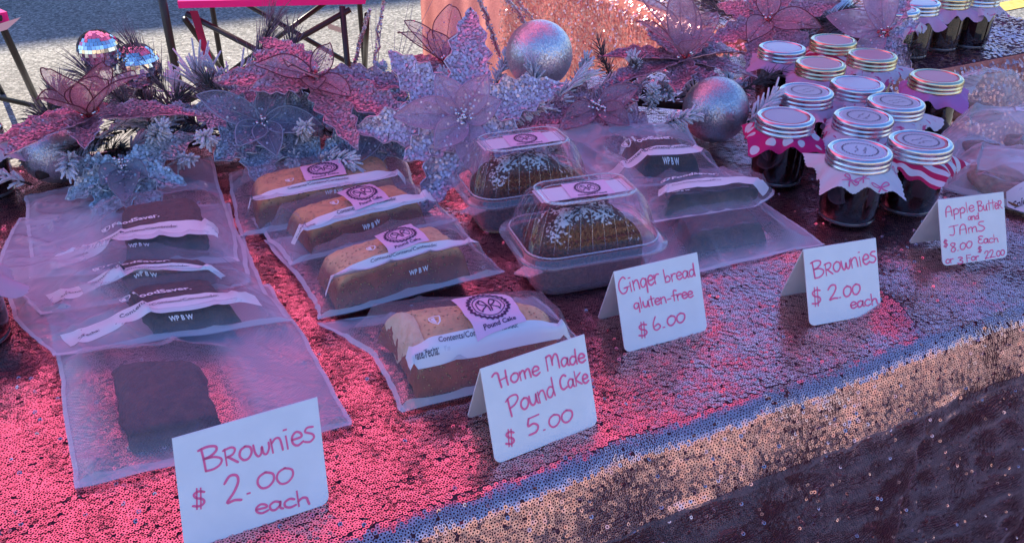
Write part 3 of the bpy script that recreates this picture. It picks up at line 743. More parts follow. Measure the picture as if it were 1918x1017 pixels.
M['brownie'] = noisy('dark_chocolate_brownie', (.012, .006, .005), (.045, .018, .012), 90, rough=.75, bump=1, bdist=.003, c3=(.085, .03, .018), bscale=260)
M['brownie_red'] = noisy('reddish_chocolate_brownie', (.03, .012, .008), (.09, .03, .018), 70, rough=.75, bump=1, bdist=.003, c3=(.13, .045, .028), bscale=240)
def cake_mat(name, top, side, hole):
    m, n, b = mat(name); tc = N(n, 'ShaderNodeTexCoord'); ge = N(n, 'ShaderNodeNewGeometry'); sp = N(n, 'ShaderNodeSeparateXYZ'); n.links.new(ge.outputs['Normal'], sp.inputs[0])
    t = N(n, 'ShaderNodeTexNoise'); t.inputs['Scale'].default_value = 60; t.inputs['Detail'].default_value = 7; n.links.new(tc.outputs['Object'], t.inputs['Vector'])
    r1 = ramp(n, [(.3, tuple(.72*c for c in top)), (.6, top)]); n.links.new(t.outputs['Fac'], r1.inputs[0])
    r2 = ramp(n, [(.3, tuple(.55*c for c in side)), (.65, side)]); n.links.new(t.outputs['Fac'], r2.inputs[0])
    mr = N(n, 'ShaderNodeMapRange'); mr.inputs['From Min'].default_value = .35; mr.inputs['From Max'].default_value = .75; n.links.new(sp.outputs[2], mr.inputs['Value'])
    mx = N(n, 'ShaderNodeMix', data_type='RGBA'); n.links.new(mr.outputs[0], mx.inputs[0]); n.links.new(r2.outputs[0], mx.inputs[6]); n.links.new(r1.outputs[0], mx.inputs[7])
    v = N(n, 'ShaderNodeTexVoronoi'); v.inputs['Scale'].default_value = 230; n.links.new(tc.outputs['Object'], v.inputs['Vector'])
    v2 = N(n, 'ShaderNodeMapRange'); v2.inputs['From Min'].default_value = .1; v2.inputs['From Max'].default_value = .3; n.links.new(v.outputs['Distance'], v2.inputs['Value'])
    m2 = N(n, 'ShaderNodeMix', data_type='RGBA'); n.links.new(v2.outputs[0], m2.inputs[0]); m2.inputs[6].default_value = (*hole, 1); n.links.new(mx.outputs[2], m2.inputs[7]); n.links.new(m2.outputs[2], b.inputs['Base Color'])
    bp = N(n, 'ShaderNodeBump'); bp.inputs['Strength'].default_value = 1; bp.inputs['Distance'].default_value = .002; n.links.new(v2.outputs[0], bp.inputs['Height'])
    t2 = N(n, 'ShaderNodeTexNoise'); t2.inputs['Scale'].default_value = 220; n.links.new(tc.outputs['Object'], t2.inputs['Vector'])
    b2 = N(n, 'ShaderNodeBump'); b2.inputs['Strength'].default_value = .6; b2.inputs['Distance'].default_value = .002; n.links.new(t2.outputs['Fac'], b2.inputs['Height']); n.links.new(bp.outputs[0], b2.inputs['Normal'])
    n.links.new(b2.outputs[0], b.inputs['Normal']); b.inputs['Roughness'].default_value = .8; return m
M['cake1'] = cake_mat('golden_pound_cake', (.92, .48, .17), (.40, .075, .04), (.62, .27, .09))
M['cake2'] = cake_mat('pale_pound_cake', (.94, .60, .27), (.44, .095, .05), (.70, .38, .15))
M['crumb'] = noisy('pale_cake_crumb', (.80, .60, .34), (.90, .74, .48), 120, rough=.9, bump=1, bdist=.002)

# brownies at the left, front to back, each lying on the one before it
GB = 'brownie bags shingled at the left of the table'
b4 = Bag('brownie_bag', 'brownie bag with embossed side up, partly behind the widest Brownies card', [(143, 929, 0), (118, 712, 0), (88, 600, 0)], [(662, 809, 0), (600, 690, 0), (505, 545, 0)], (.20, .54, .13, .49), .024, reach=.075, group=GB, seed=1)
b4.block('brownie', M['brownie'], .003, 90); b4.film(M['film_mesh'])
b3 = Bag('brownie_bag', 'brownie bag with white band, its lower edge lying on the embossed brownie bag', [(104, 680, .009), (29, 601, .005), (10, 480, .001)], [(548, 614, .012), (490, 540, .006), (462, 450, .001)], (.44, .80, .12, .50), .024, reach=.075, group=GB, seed=2)
b3.block('brownie', M['brownie'], .0015); b3.film(M['film']); bag_prints(b3, .09, .90, .10, .212, .56, date='e/Fecha:')
b2 = Bag('brownie_bag', 'brownie bag with white band, third from the back of the left stack, its left corner sticking out', [(84, 600, .010), (4, 514, .006), (34, 420, .001)], [(440, 550, .012), (470, 520, .008), (430, 390, .001)], (.48, .86, .12, .50), .024, reach=.075, group=GB, seed=3)
b2.t['label'] = 'brownie bag with white band, second from the garland in the left stack'
b2.block('brownie', M['brownie'], .0015); b2.film(M['film']); bag_prints(b2, .10, .94, .10, .215, .58, date='e/Fecha:')
b1 = Bag('brownie_bag', 'hindmost brownie bag with reddish brownie, its bare upper half against the garland', [(58, 536, .010), (52, 450, .004), (49, 378, .002)], [(452, 500, .012), (428, 400, .006), (396, 301, .006)], (.46, .86, .12, .54), .028, reach=.075, group=GB, seed=4, wrinkle=.0042)
b1.block('brownie', M['brownie_red'], .0015); b1.film(M['film']); bag_prints(b1, .10, .92, .105, .21, .55, date='Date/Fecha:', date_u=.03)

# pound cakes, back to front
GP = 'pound cake bags in the middle column'
p1 = Bag('pound_cake_bag', 'hindmost bagged pound cake, squarely shaped and golden, against the garland', [(450, 455, .004), (440, 400, .002), (427, 336, 0)], [(786, 394, .006), (770, 330, .004), (738, 250, .008)], (.10, .88, .12, .60), .036, dome=.06, reach=.05, group=GP, seed=5, sq=12)
p1.block('cake', M['cake1'], .0014); p1.film(M['film']); bag_prints(p1, .07, .93, .125, .205, .47, brand=False, cont='Contents/Contenu/Contenido:', date='e/Fecha:', wp=.53); p1.sticker(.49, .30, .046, .044, .05)
p2 = Bag('pound_cake_bag', 'flattest bagged pound cake, squeezed between the hindmost and the third cake', [(545, 508, .010), (505, 462, .004), (470, 420, 0)], [(858, 424, .012), (800, 380, .006), (770, 345, 0)], (.13, .84, .12, .58), .032, dome=.10, reach=.05, group=GP, seed=6, sq=11)
p2.block('cake', M['cake1'], .0014); p2.film(M['film']); bag_prints(p2, .05, .93, .12, .205, .52, brand=False, date='Date/Fecha:', wp=.5); p2.sticker(.52, .30, .042, .042, .08)
p3 = Bag('pound_cake_bag', 'third bagged pound cake from the garland, film bunched in creases on its crown', [(598, 612, .008), (575, 560, .004), (495, 460, 0)], [(945, 520, .012), (890, 470, .006), (850, 410, 0)], (.09, .83, .12, .60), .037, dome=.22, reach=.05, group=GP, seed=7, sq=10)
p3.block('cake', M['cake2'], .0014); p3.film(M['film']); bag_prints(p3, .05, .90, .115, .205, .50, brand=False, date='Date/Fecha:', wp=.55); p3.sticker(.50, .31, .044, .044, .10)
p4 = Bag('pound_cake_bag', 'foremost bagged pound cake with a torn pale end, behind the Home Made card', [(752, 786, 0), (690, 674, .002), (597, 616, 0)], [(1100, 690, 0), (1082, 645, .004), (1002, 566, 0)], (.10, .86, .10, .62), .042, dome=.18, reach=.045, group=GP, seed=8, sq=10)
p4.block('cake', M['cake2'], .0014); p4.film(M['film']); bag_prints(p4, .08, .92, .105, .205, .46, brand=False, date='Date/Fecha:', wp=.6); p4.sticker(.53, .32, .046, .046, .16)
cb = MB()
def crumb_fn(u, v):
    a = 2*math.pi*u; k = (1+.22*wn(2*math.cos(a), 2*math.sin(a), 4.2))*(.02+.98*v); uu = .150+.050*k*math.cos(a); vv = .40+.20*k*math.sin(a)
    p = p4.base(uu, vv); p.z += .005+p4.hill(uu, vv)+.0009*(1-v**4)+.0008*wn(uu*120, vv*120); return p
cb.grid(crumb_fn, 30, 8, close_u=True); cb.build('torn_crust', M['crumb'], p4.t)

# brownies right of the tubs
GR = 'brownie bags right of the gingerbread tubs'
r1 = Bag('brownie_bag', 'brownie bag standing up against the garland behind the tubs', [(1128, 365, .012), (1070, 310, .02), (1024, 243, .045)], [(1378, 348, .014), (1318, 300, .02), (1282, 240, .045)], (.40, .80, .16, .56), .032, reach=.05, group=GR, seed=9)
r1.block('brownie', M['brownie_red'], .0015); r1.film(M['film']); bag_prints(r1, .06, .86, .17, .27, .55, date='', cont='Contents/Contenu/Contenido:')
r2 = Bag('brownie_bag', 'small brownie bag with a pointed corner beside the polka dot jar', [(1150, 440, .03), (1140, 385, .02), (1130, 330, .008)], [(1412, 396, .03), (1446, 366, .016), (1360, 325, .006)], (.34, .90, .16, .60), .022, reach=.04, group=GR, seed=10)
r2.block('brownie', M['brownie'], .0015); r2.film(M['film']); bag_prints(r2, .28, .96, .24, .40, .52, date='', cont='Contents/Contenu', wp=.44)
r3 = Bag('brownie_bag', 'brownie bag with embossed side up between the front tub and the narrow Brownies card', [(1225, 537, 0), (1175, 450, .004), (1140, 395, .004)], [(1541, 469, 0), (1470, 415, .002), (1416, 378, .003)], (.26, .74, .22, .72), .026, reach=.05, group=GR, seed=11)
r3.block('brownie', M['brownie'], .0015); r3.film(M['film_mesh'])

# ------------------------------------------------------------------ gingerbread in clear tubs
def clear_plastic(name, base=.03, edge=.6, rough=.05, haze=.0):
    m, n, b = mat(name); out = n.nodes['Material Output']; tr = N(n, 'ShaderNodeBsdfTransparent'); tr.inputs[0].default_value = (.96, .95, .97, 1)
    gl = N(n, 'ShaderNodeBsdfGlossy'); gl.inputs['Roughness'].default_value = rough; gl.inputs[0].default_value = (1, 1, 1, 1)
    lw = N(n, 'ShaderNodeLayerWeight'); lw.inputs[0].default_value = .28; mp = N(n, 'ShaderNodeMapRange'); mp.inputs['To Min'].default_value = base; mp.inputs['To Max'].default_value = edge
    pw = N(n, 'ShaderNodeMath', operation='POWER'); pw.inputs[1].default_value = 1.8; n.links.new(lw.outputs['Facing'], pw.inputs[0]); n.links.new(pw.outputs[0], mp.inputs['Value'])
    mx = N(n, 'ShaderNodeMixShader'); n.links.new(mp.outputs[0], mx.inputs[0]); n.links.new(tr.outputs[0], mx.inputs[1]); n.links.new(gl.outputs[0], mx.inputs[2])
    b.inputs['Base Color'].default_value = (.7, .68, .75, 1); b.inputs['Roughness'].default_value = .3; m2 = N(n, 'ShaderNodeMixShader'); m2.inputs[0].default_value = haze
    n.links.new(mx.outputs[0], m2.inputs[1]); n.links.new(b.outputs[0], m2.inputs[2]); n.links.new(m2.outputs[0], out.inputs[0]); return m
M['pet'] = clear_plastic('clear_tub_plastic', .022, .85, .06, .010)
M['pet_rib'] = clear_plastic('moulded_plastic_rib', .10, .5, .15, .05)
M['pet_edge'] = clear_plastic('highlight_plastic_edge', .22, .8, .12, .30)  # whiter than the lid, to paint in highlights along its edges
M['pet_rim'] = clear_plastic('tub_rim_plastic', .10, .7, .1, .14)
M['pet_base'] = clear_plastic('frosted_tub_base', .06, .5, .15, .20)
def sugar_mat():
    m, n, b = mat('gingerbread_with_icing_sugar'); tc = N(n, 'ShaderNodeTexCoord'); ge = N(n, 'ShaderNodeNewGeometry'); sp = N(n, 'ShaderNodeSeparateXYZ'); n.links.new(ge.outputs['Normal'], sp.inputs[0])
    t = N(n, 'ShaderNodeTexNoise'); t.inputs['Scale'].default_value = 46; t.inputs['Detail'].default_value = 8; t.inputs['Roughness'].default_value = .7; n.links.new(tc.outputs['Object'], t.inputs['Vector'])
    t2 = N(n, 'ShaderNodeTexNoise'); t2.inputs['Scale'].default_value = 330; t2.inputs['Detail'].default_value = 3; n.links.new(tc.outputs['Object'], t2.inputs['Vector'])
    r = ramp(n, [(.3, (.045, .008, .004)), (.55, (.16, .030, .012)), (.8, (.27, .07, .03))]); n.links.new(t2.outputs['Fac'], r.inputs[0])
    a = N(n, 'ShaderNodeMath', operation='MULTIPLY_ADD'); a.inputs[1].default_value = .55; n.links.new(sp.outputs[2], a.inputs[0])
    k = N(n, 'ShaderNodeMath', operation='MULTIPLY_ADD'); k.inputs[1].default_value = .8; n.links.new(t2.outputs['Fac'], k.inputs[0]); n.links.new(t.outputs['Fac'], k.inputs[2])
    n.links.new(k.outputs[0], a.inputs[2])
    mr = N(n, 'ShaderNodeMapRange'); mr.inputs['From Min'].default_value = 1.39; mr.inputs['From Max'].default_value = 1.47; n.links.new(a.outputs[0], mr.inputs['Value'])
    mx = N(n, 'ShaderNodeMix', data_type='RGBA'); n.links.new(mr.outputs[0], mx.inputs[0]); n.links.new(r.outputs[0], mx.inputs[6]); mx.inputs[7].default_value = (.86, .84, .82, 1); n.links.new(mx.outputs[2], b.inputs['Base Color'])
    bp = N(n, 'ShaderNodeBump'); bp.inputs['Strength'].default_value = 1; bp.inputs['Distance'].default_value = .003; n.links.new(t2.outputs['Fac'], bp.inputs['Height']); n.links.new(bp.outputs[0], b.inputs['Normal'])
    b.inputs['Roughness'].default_value = .85; return m
M['gingerbread'] = sugar_mat()
def rrect(w_, d_, r, n=26):
    P = []
    for cx, cy, a0 in ((w_/2-r, d_/2-r, 0), (-w_/2+r, d_/2-r, 90), (-w_/2+r, -d_/2+r, 180), (w_/2-r, -d_/2+r, 270)):
        for k in range(n+1): a = R(a0+90*k/n); P.append((cx+r*math.cos(a), cy+r*math.sin(a)))
    # even out the long sides so they can be ribbed
    out = []
    for i in range(len(P)):
        a, b = Vector(P[i]), Vector(P[(i+1) % len(P)]); m_ = max(1, int((b-a).length/.0016))
        for k in range(m_): out.append(a.lerp(b, k/m_))
    return out
def tub(c, yaw, label, W=.168, D=.118):
    t = thing('cake_tub', c, label, 'cake tub', 'clear tubs of gingerbread')
    Rm = Matrix.Rotation(yaw, 3, 'Z'); c = Vector(c)
    def put(x, y, z): return c+Rm @ Vector((x, y, z))
    ref = rrect(W, D, .030)
    n = len(ref)
    def loops(prof, ribs=0.):
        mb = MB()
        for inset, z, rb in prof:
            for i, p in enumerate(ref):
                sx, sy = (W/2-inset)/(W/2), (D/2-inset)/(D/2); k = 1+rb*math.sin(i*math.pi/2+.785)
                mb.vert(put(p.x*sx*k, p.y*sy*k, z))
        for j in range(len(prof)-1):
            for i in range(n): mb.face((j*n+i, j*n+(i+1) % n, (j+1)*n+(i+1) % n, (j+1)*n+i))
        return mb
    b = loops([(.022, .0012, 0), (.016, .002, 0), (.013, .010, 0), (.006, .036, 0), (.004, .041, 0)]); b.face(tuple(range(n-1, -1, -1))); b.build('base', M['pet_base'], t)
    r_ = loops([(.004, .040, 0), (-.003, .0405, 0), (-.004, .0425, 0), (-.003, .0445, 0), (.001, .045, 0), (.0015, .0475, 0), (.005, .048, 0)]); r_.build('rim', M['pet_rim'], t)
    lid = loops([(.005, .048, 0), (.007, .050, .003), (.010, .062, .005), (.015, .078, .006), (.020, .088, .006), (.025, .0935, .004), (.030, .0955, 0), (.031, .0938, 0), (.036, .0925, 0)], 1)
    lid.face(tuple(8*n+i for i in range(n))); lid.build('lid', M['pet'], t)
    for nm, ins, z, rr in (('lid_ridge', .0275, .0952, .0010), ('lid_ridge', .0345, .0932, .0007), ('lid_skirt', .0055, .0495, .0010)):
        rg_ = MB(); pts = [put(p.x*(W/2-ins)/(W/2), p.y*(D/2-ins)/(D/2), z) for p in ref]; rg_.tube(pts+[pts[0], pts[1]], rr, 6, caps=False); rg_.build(nm, M['pet_edge'], t)
    rb_ = MB()
    for i in range(0, n, 9):
        pp = []
        for ins, z in ((.0068, .052), (.0095, .062), (.0146, .078), (.0196, .088), (.0246, .0936)):
            pp.append(put(ref[i].x*(W/2-ins)/(W/2), ref[i].y*(D/2-ins)/(D/2), z))
        rb_.tube(pp, .00042, 4)
    o_ = rb_.build('lid_ribs', M['pet_rib'], t)
    tb = MB(); q = [(-W/2+.012, -D/2-.002), (-W/2-.002, -D/2+.014), (-W/2-.016, -D/2+.004), (-W/2-.004, -D/2-.008)]
    for z in (.0415, .0432):
        for x, y in q: tb.vert(put(x, y, z))
    for f in ((3, 2, 1, 0), (4, 5, 6, 7), (0, 1, 5, 4), (1, 2, 6, 5), (2, 3, 7, 6), (3, 0, 4, 7)): tb.face(f)
    tb.build('pull_tab', M['pet_rim'], t, smooth=False)
    ck = MB(); A, B = W/2-.018, D/2-.018
    def cf(a, v):
        th = 2*math.pi*a; rr = math.sin(min(v, 1)*math.pi/2) if v < 1 else 1
        ex = 2/5.
        x = math.copysign(abs(math.cos(th))**ex, math.cos(th)); y = math.copysign(abs(math.sin(th))**ex, math.sin(th))
        s_ = (v/.75) if v < .75 else 1; z = .036+.040*(1-s_**2.4*.82) if v < .75 else .036+.040*.18-(v-.75)/.25*.036
        k = .0022*wn(x*5+yaw*30, y*5, z*60)+.0012*wn(x*16, y*16, z*200+c.x*9)
        return put(x*A*s_*(1+k*4), y*B*s_*(1+k*4), z+k)
    ck.grid(cf, 96, 34, close_u=True); ck.build('gingerbread', M['gingerbread'], t)
    # sticker and a printed slip on the lid's flat top
    z = .0932
    sl = MB()
    def mp(ox, oy, ang, off): 
        ca, sa = math.cos(ang), math.sin(ang); return lambda x, y: put(ox+x*ca-y*sa, oy+x*sa+y*ca, z+off)
    m1 = mp(-.002, .000, 0, .0002); sl.grid(lambda a, b_: m1((a-.5)*.098, (b_-.5)*.030), 2, 2); s1 = sl.build('paper_slip', M['sticker_white'], t)
    m2 = mp(.004, .001, -.05, .0008); sk = MB(); sk.grid(lambda a, b_: m2((a-.5)*.046, (b_-.5)*.034), 2, 2); s2 = sk.build('sticker', M['sticker'], t)
    emblem(s2, mp(.004, .001, -.05, .0011), 0, .002, .0125, 'Gingerbread', .046, .034)
    return t
def mid(a, b, z): return (at(*a, z)+at(*b, z))*.5


tub((.422, .690, T+.004), R(-8), 'front clear tub of sugared gingerbread, behind the gluten-free card', .152, .112)
tub((.428, .838, T+.004), R(-6), 'back clear tub of sugared gingerbread, under the big lilac poinsettia', .152, .112)

# ------------------------------------------------------------------ jam jars
M['silver_lid'] = noisy('brushed_silver_lid', (.62, .62, .64), (.74, .74, .76), 90, rough=.24, metal=1)
M['gold_lid'] = noisy('pale_gold_lid', (.74, .64, .40), (.84, .74, .50), 90, rough=.24, metal=1)
M['jam'] = simple('dark_jam_behind_glass', (.010, .002, .0025), .06, coat=1.)
M['jam_light'] = noisy('brown_jam_behind_glass', (.022, .010, .006), (.07, .035, .02), 90, rough=.07, coat=1.)
M['glass'] = simple('thick_glass_foot', (.10, .09, .10), .05, coat=1.)
M['lbl_grey'] = simple('grey_lilac_lid_label', (.42, .38, .48), .35)
M['lbl_pink'] = simple('dusty_pink_lid_label', (.56, .26, .32), .4)
M['lbl_blue'] = simple('glossy_pale_lid_label', (.48, .48, .58), .12)
M['lbl_rim'] = simple('crimson_label_rim', (.62, .03, .10), .35)
M['lbl_rim2'] = simple('lilac_label_rim', (.62, .52, .66), .35)
def print_fabric(name, base, ink, kind, scale=1.):
    m, n, b = mat(name); out = n.nodes['Material Output']; uv = N(n, 'ShaderNodeUVMap'); mp = N(n, 'ShaderNodeMapping'); n.links.new(uv.outputs[0], mp.inputs[0])
    mp.inputs['Scale'].default_value = (scale, scale, 1)
    if kind == 'dots':
        v = N(n, 'ShaderNodeTexVoronoi'); v.inputs['Scale'].default_value = 48; v.inputs['Randomness'].default_value = .25; n.links.new(mp.outputs[0], v.inputs['Vector'])
        r = ramp(n, [(.30, (1, 1, 1)), (.33, (0, 0, 0))]); n.links.new(v.outputs['Distance'], r.inputs[0]); fac = r.outputs[0]
    elif kind == 'stripes':
        v = N(n, 'ShaderNodeTexWave'); v.inputs['Scale'].default_value = 22; n.links.new(mp.outputs[0], v.inputs['Vector'])
        r = ramp(n, [(.48, (0, 0, 0)), (.52, (1, 1, 1))]); n.links.new(v.outputs['Fac'], r.inputs[0]); fac = r.outputs[0]
    elif kind == 'hearts':
        v = N(n, 'ShaderNodeTexVoronoi'); v.inputs['Scale'].default_value = 36; v.inputs['Randomness'].default_value = .7; n.links.new(mp.outputs[0], v.inputs['Vector'])
        r = ramp(n, [(.26, (1, 1, 1)), (.30, (0, 0, 0))]); n.links.new(v.outputs['Distance'], r.inputs[0]); fac = r.outputs[0]
    elif kind == 'sprig':
        v = N(n, 'ShaderNodeTexNoise'); v.inputs['Scale'].default_value = 65; v.inputs['Detail'].default_value = 2; v.inputs['Distortion'].default_value = 1.5; n.links.new(mp.outputs[0], v.inputs['Vector'])
        r = ramp(n, [(.62, (0, 0, 0)), (.66, (1, 1, 1))]); n.links.new(v.outputs['Fac'], r.inputs[0]); fac = r.outputs[0]
    else: fac = None
    if fac is not None:
        mx = N(n, 'ShaderNodeMix', data_type='RGBA'); n.links.new(fac, mx.inputs[0]); mx.inputs[6].default_value = (*base, 1); mx.inputs[7].default_value = (*ink, 1); n.links.new(mx.outputs[2], b.inputs['Base Color']); col = mx.outputs[2]
    else: b.inputs['Base Color'].default_value = (*base, 1); col = None
    b.inputs['Roughness'].default_value = .8
    t = N(n, 'ShaderNodeBsdfTranslucent')
    if col is not None: n.links.new(col, t.inputs[0])
    else: t.inputs[0].default_value = (*base, 1)
    ms = N(n, 'ShaderNodeMixShader'); ms.inputs[0].default_value = .25; n.links.new(b.outputs[0], ms.inputs[1]); n.links.new(t.outputs[0], ms.inputs[2]); n.links.new(ms.outputs[0], out.inputs[0]); return m
M['fab_hot'] = print_fabric('hot_pink_polka_dot_cotton', (.80, .02, .20), (.88, .84, .88), 'dots')
M['fab_white'] = print_fabric('white_cotton', (.85, .83, .88), (.7, .1, .3), 'plain')
M['fab_lilac'] = print_fabric('plain_lilac_pink_cotton', (.78, .50, .74), (.7, .4, .7), 'plain')
M['fab_sprig'] = print_fabric('pink_sprigged_cotton', (.80, .72, .84), (.72, .14, .34), 'sprig')
M['fab_stripe'] = print_fabric('red_and_white_striped_cotton', (.84, .80, .86), (.66, .02, .12), 'stripes')
M['fab_red'] = print_fabric('pink_cotton_with_red_hearts', (.78, .48, .64), (.68, .01, .12), 'hearts', .8)
M['fab_orchid'] = print_fabric('orchid_cotton', (.62, .26, .62), (.3, .02, .2), 'plain')
M['bow_ink'] = simple('pink_bow_print', (.72, .14, .34), .7)
JH = .085
def jar_meshes():
    """shared shapes of one jar, about its own foot"""
    body = MB(); body.lathe([(.020, .003), (.0290, .003), (.0315, .006), (.0330, .014), (.0335, .030), (.0335, .050), (.0330, .058), (.0315, .064), (.030, .068), (.030, .080)], 40, cap0=True, cap1=True)
    foot = MB(); foot.lathe([(.022, .0), (.0285, .0), (.0312, .0018), (.0318, .0048), (.0300, .0062)], 40, cap0=True)
    ring = MB(); prof = [(.0352, .0668), (.0362, .0674), (.0362, .0702), (.0352, .0716), (.0350, .0724), (.0362, .0738), (.0362, .0758), (.0352, .0770), (.0352, .0776), (.0361, .0786), (.0361, .0820), (.0352, .0840), (.0335, .0850), (.0315, .0852), (.0295, .0848), (.0290, .0836)]
    nn = 160
    for r_, z_ in prof:
        for k in range(nn):
            a = 2*math.pi*k/nn; rr = r_+(.00025*(1 if k % 2 else -1) if .0784 < z_ < .083 else 0); ring.vert((rr*math.cos(a), rr*math.sin(a), z_))
    for i in range(len(prof)-1):
        for k in range(nn): ring.face((i*nn+k, i*nn+(k+1) % nn, (i+1)*nn+(k+1) % nn, (i+1)*nn+k))
    lbl = MB(); lbl.lathe([(.0290, .0839), (.0262, .0843), (.0258, .0843)], 40); b = len(lbl.v); lbl.lathe([(.0259, .0844), (.0005, .0845)], 40, 1, cap1=True)
    return body, foot, ring, lbl
JB = jar_meshes()
def jar(loc, label, lid, lblm, rimm, fab, seed, yaw=0., jam='jam', half=.058, droop=1., bows=False, ring_text=True, H=1., flare=1.):
    t = thing('jam_jar', loc, label, 'jam jar', 'jam jars with fabric caps'); rg = random.Random(seed)
    loc = Vector(loc)
    def shift(mb):
        o = MB(); ca, sa = math.cos(yaw), math.sin(yaw); o.v = [(loc.x+x*ca-y*sa, loc.y+x*sa+y*ca, loc.z+z*H) for x, y, z in mb.v]; o.f = mb.f; o.m = mb.m; return o
    shift(JB[0]).build('jar_body', M[jam], t); shift(JB[1]).build('glass_foot', M['glass'], t)
    lo = shift(JB[2]).build('lid_ring', M[lid], t); ll = shift(JB[3]).build('lid_label', [M[rimm], M[lblm]], lo)
    if ring_text:   # scalloped border and two lines of script on the label
        g = MB(); mp = lambda x, y: loc+Vector((x, y, .08475*H)); aa = yaw-.35
        ribbon2d(g, [((.0195+.0009*math.cos(k*math.pi))*math.cos(k*2*math.pi/60), (.0195+.0009*math.cos(k*math.pi))*math.sin(k*2*math.pi/60)) for k in range(61)], .0011, mp)
        for ln in range(2):
            x = -.011; pts = []
            while x < .011: pts.append((x, (.004 if ln == 0 else -.005)+rg.uniform(-.0022, .0022), 0)); x += .0021
            pts = [(q.x*math.cos(aa)-q.y*math.sin(aa), q.x*math.sin(aa)+q.y*math.cos(aa)) for q in catmull(pts, 4)]
            ribbon2d(g, pts, .0006, mp)
        g.build('label_print', M['violet_ink'], ll, smooth=False)
    # cloth square caught under the ring, pinked edge, drooping in soft folds
    nth, nr = 192, 16; ph = [rg.uniform(0, 6.28) for _ in range(6)]; tl = rg.uniform(-.25, .25)
    def wave(a): return .5*math.sin(3*a+ph[0])+.35*math.sin(5*a+ph[1])+.3*math.sin(8*a+ph[2])
    def cp(a, k):
        a2 = a-yaw; sq = half/max(abs(math.cos(a2)), abs(math.sin(a2))); sq = min(sq, half*1.34)
        r0 = .0335; arc = (sq-r0)*k; wv = wave(a)
        ang = R(30)+R(18)*wv*flare+R(20)*k*droop-R(30)*(sq/half-1)*2*k          # slope below level
        r_ = r0+arc*math.cos(ang)*(1+.05*wv*k); z_ = .0690-arc*math.sin(ang)*.9+.004*k*math.sin(11*a+ph[3])
        if k == 1 : r_ += .0007*(1 if int(round(a/(2*math.pi)*nth)) % 2 else -1)
        return (r_*math.cos(a), r_*math.sin(a), z_), (arc+r0, a2)
    mb = MB(); uv = []
    for j in range(nr+1):
        for i in range(nth):
            p, (rr, a2) = cp(2*math.pi*i/nth, j/nr); mb.vert((loc.x+p[0], loc.y+p[1], loc.z+p[2]*H)); uv.append((rr*math.cos(a2), rr*math.sin(a2)))
    for j in range(nr):
        for i in range(nth): mb.face((j*nth+i, j*nth+(i+1) % nth, (j+1)*nth+(i+1) % nth, (j+1)*nth+i))
    mb.uv = uv; fc = mb.build('fabric_cap', M[fab], t)
    if bows:
        def onc(a0, k0, sz, rot):
            def mp(x, y):
                cr, sr = math.cos(rot), math.sin(rot); X, Y = (x*cr-y*sr)*sz, (x*sr+y*cr)*sz
                p, _ = cp(a0+X/.05, min(.97, max(.03, k0-Y/.028))); return loc+Vector(p)*1+Vector((math.cos(a0)*.0007, math.sin(a0)*.0007, .0007))
            return mp
        for a0, k0, rot in bows:
            g = MB(); mp = onc(a0, k0, .0105, rot)
            for sg in (-1, 1):
                ribbon2d(g, [(q.x*sg, q.y) for q in catmull([(0, 0, 0), (.5, .35, 0), (.95, .3, 0), (.9, -.05, 0), (.4, -.08, 0), (0, 0, 0)], 4)], .16, mp)
                ribbon2d(g, [(q.x*sg, q.y) for q in catmull([(0, 0, 0), (.2, -.4, 0), (.45, -.75, 0)], 4)], .15, mp)
            g.build('printed_bow', M['bow_ink'], fc, smooth=False)
    return t
def jat(px, py, z=JH): p = at(px, py, z); return (p.x, p.y, T+.0035)
JARS = [
 ((1465, 92), 'jam jar under a plain lilac pink cloth, silver lid, backmost by the left ornament', 'silver_lid', 'lbl_blue', 'lbl_rim2', 'fab_lilac', 1, .75, 0),
 ((1561, 78), 'gold-lidded jam jar with a pink label and a striped cloth, against the silver ball behind', 'gold_lid', 'lbl_pink', 'lbl_rim2', 'fab_stripe', 2, .5, 0),
 ((1537, 122), 'gold-lidded jam jar with a pink label and plain lilac cloth', 'gold_lid', 'lbl_pink', 'lbl_rim2', 'fab_lilac', 3, .9, 0),
 ((1634, 106), 'gold-lidded jam jar with pink label and sprigged lilac cloth, behind the glossy-labelled jar', 'gold_lid', 'lbl_pink', 'lbl_rim2', 'fab_sprig', 4, .3, 0),
 ((1606, 160), 'jam jar with a glossy blue-reflecting label, in the middle of the cluster', 'silver_lid', 'lbl_blue', 'lbl_rim2', 'fab_sprig', 5, .6, 0),
 ((1510, 174), 'silver-lidded jam jar, red hearts on its pink cloth, behind the polka dot jar', 'silver_lid', 'lbl_grey', 'lbl_rim2', 'fab_red', 6, .4, 1),
 ((1678, 194), 'silver-lidded jam jar with white sprigged cloth, behind the striped one', 'silver_lid', 'lbl_grey', 'lbl_rim2', 'fab_sprig', 7, .2, 1),
 ((1754, 147), 'gold-lidded jam jar with an orchid cloth, beside the clear cookie bags', 'gold_lid', 'lbl_pink', 'lbl_rim', 'fab_orchid', 8, .7, 0),
 ((1471, 222), 'jam jar with hot pink polka dot cloth cap', 'silver_lid', 'lbl_grey', 'lbl_rim', 'fab_hot', 9, 1.0, 0),
 ((1617, 222), 'silver-lidded jam jar with sprigged cloth, behind the printed bows', 'silver_lid', 'lbl_grey', 'lbl_rim2', 'fab_sprig', 10, .8, 1),
 ((1724, 268), 'jam jar with silver lid and bold red and white striped cloth at the front', 'silver_lid', 'lbl_grey', 'lbl_rim', 'fab_stripe', 11, .35, 1),
 ((1610, 285), 'foremost jam jar, white cloth cap printed with pink bows', 'silver_lid', 'lbl_blue', 'lbl_rim2', 'fab_white', 12, 1.05, 1),
]
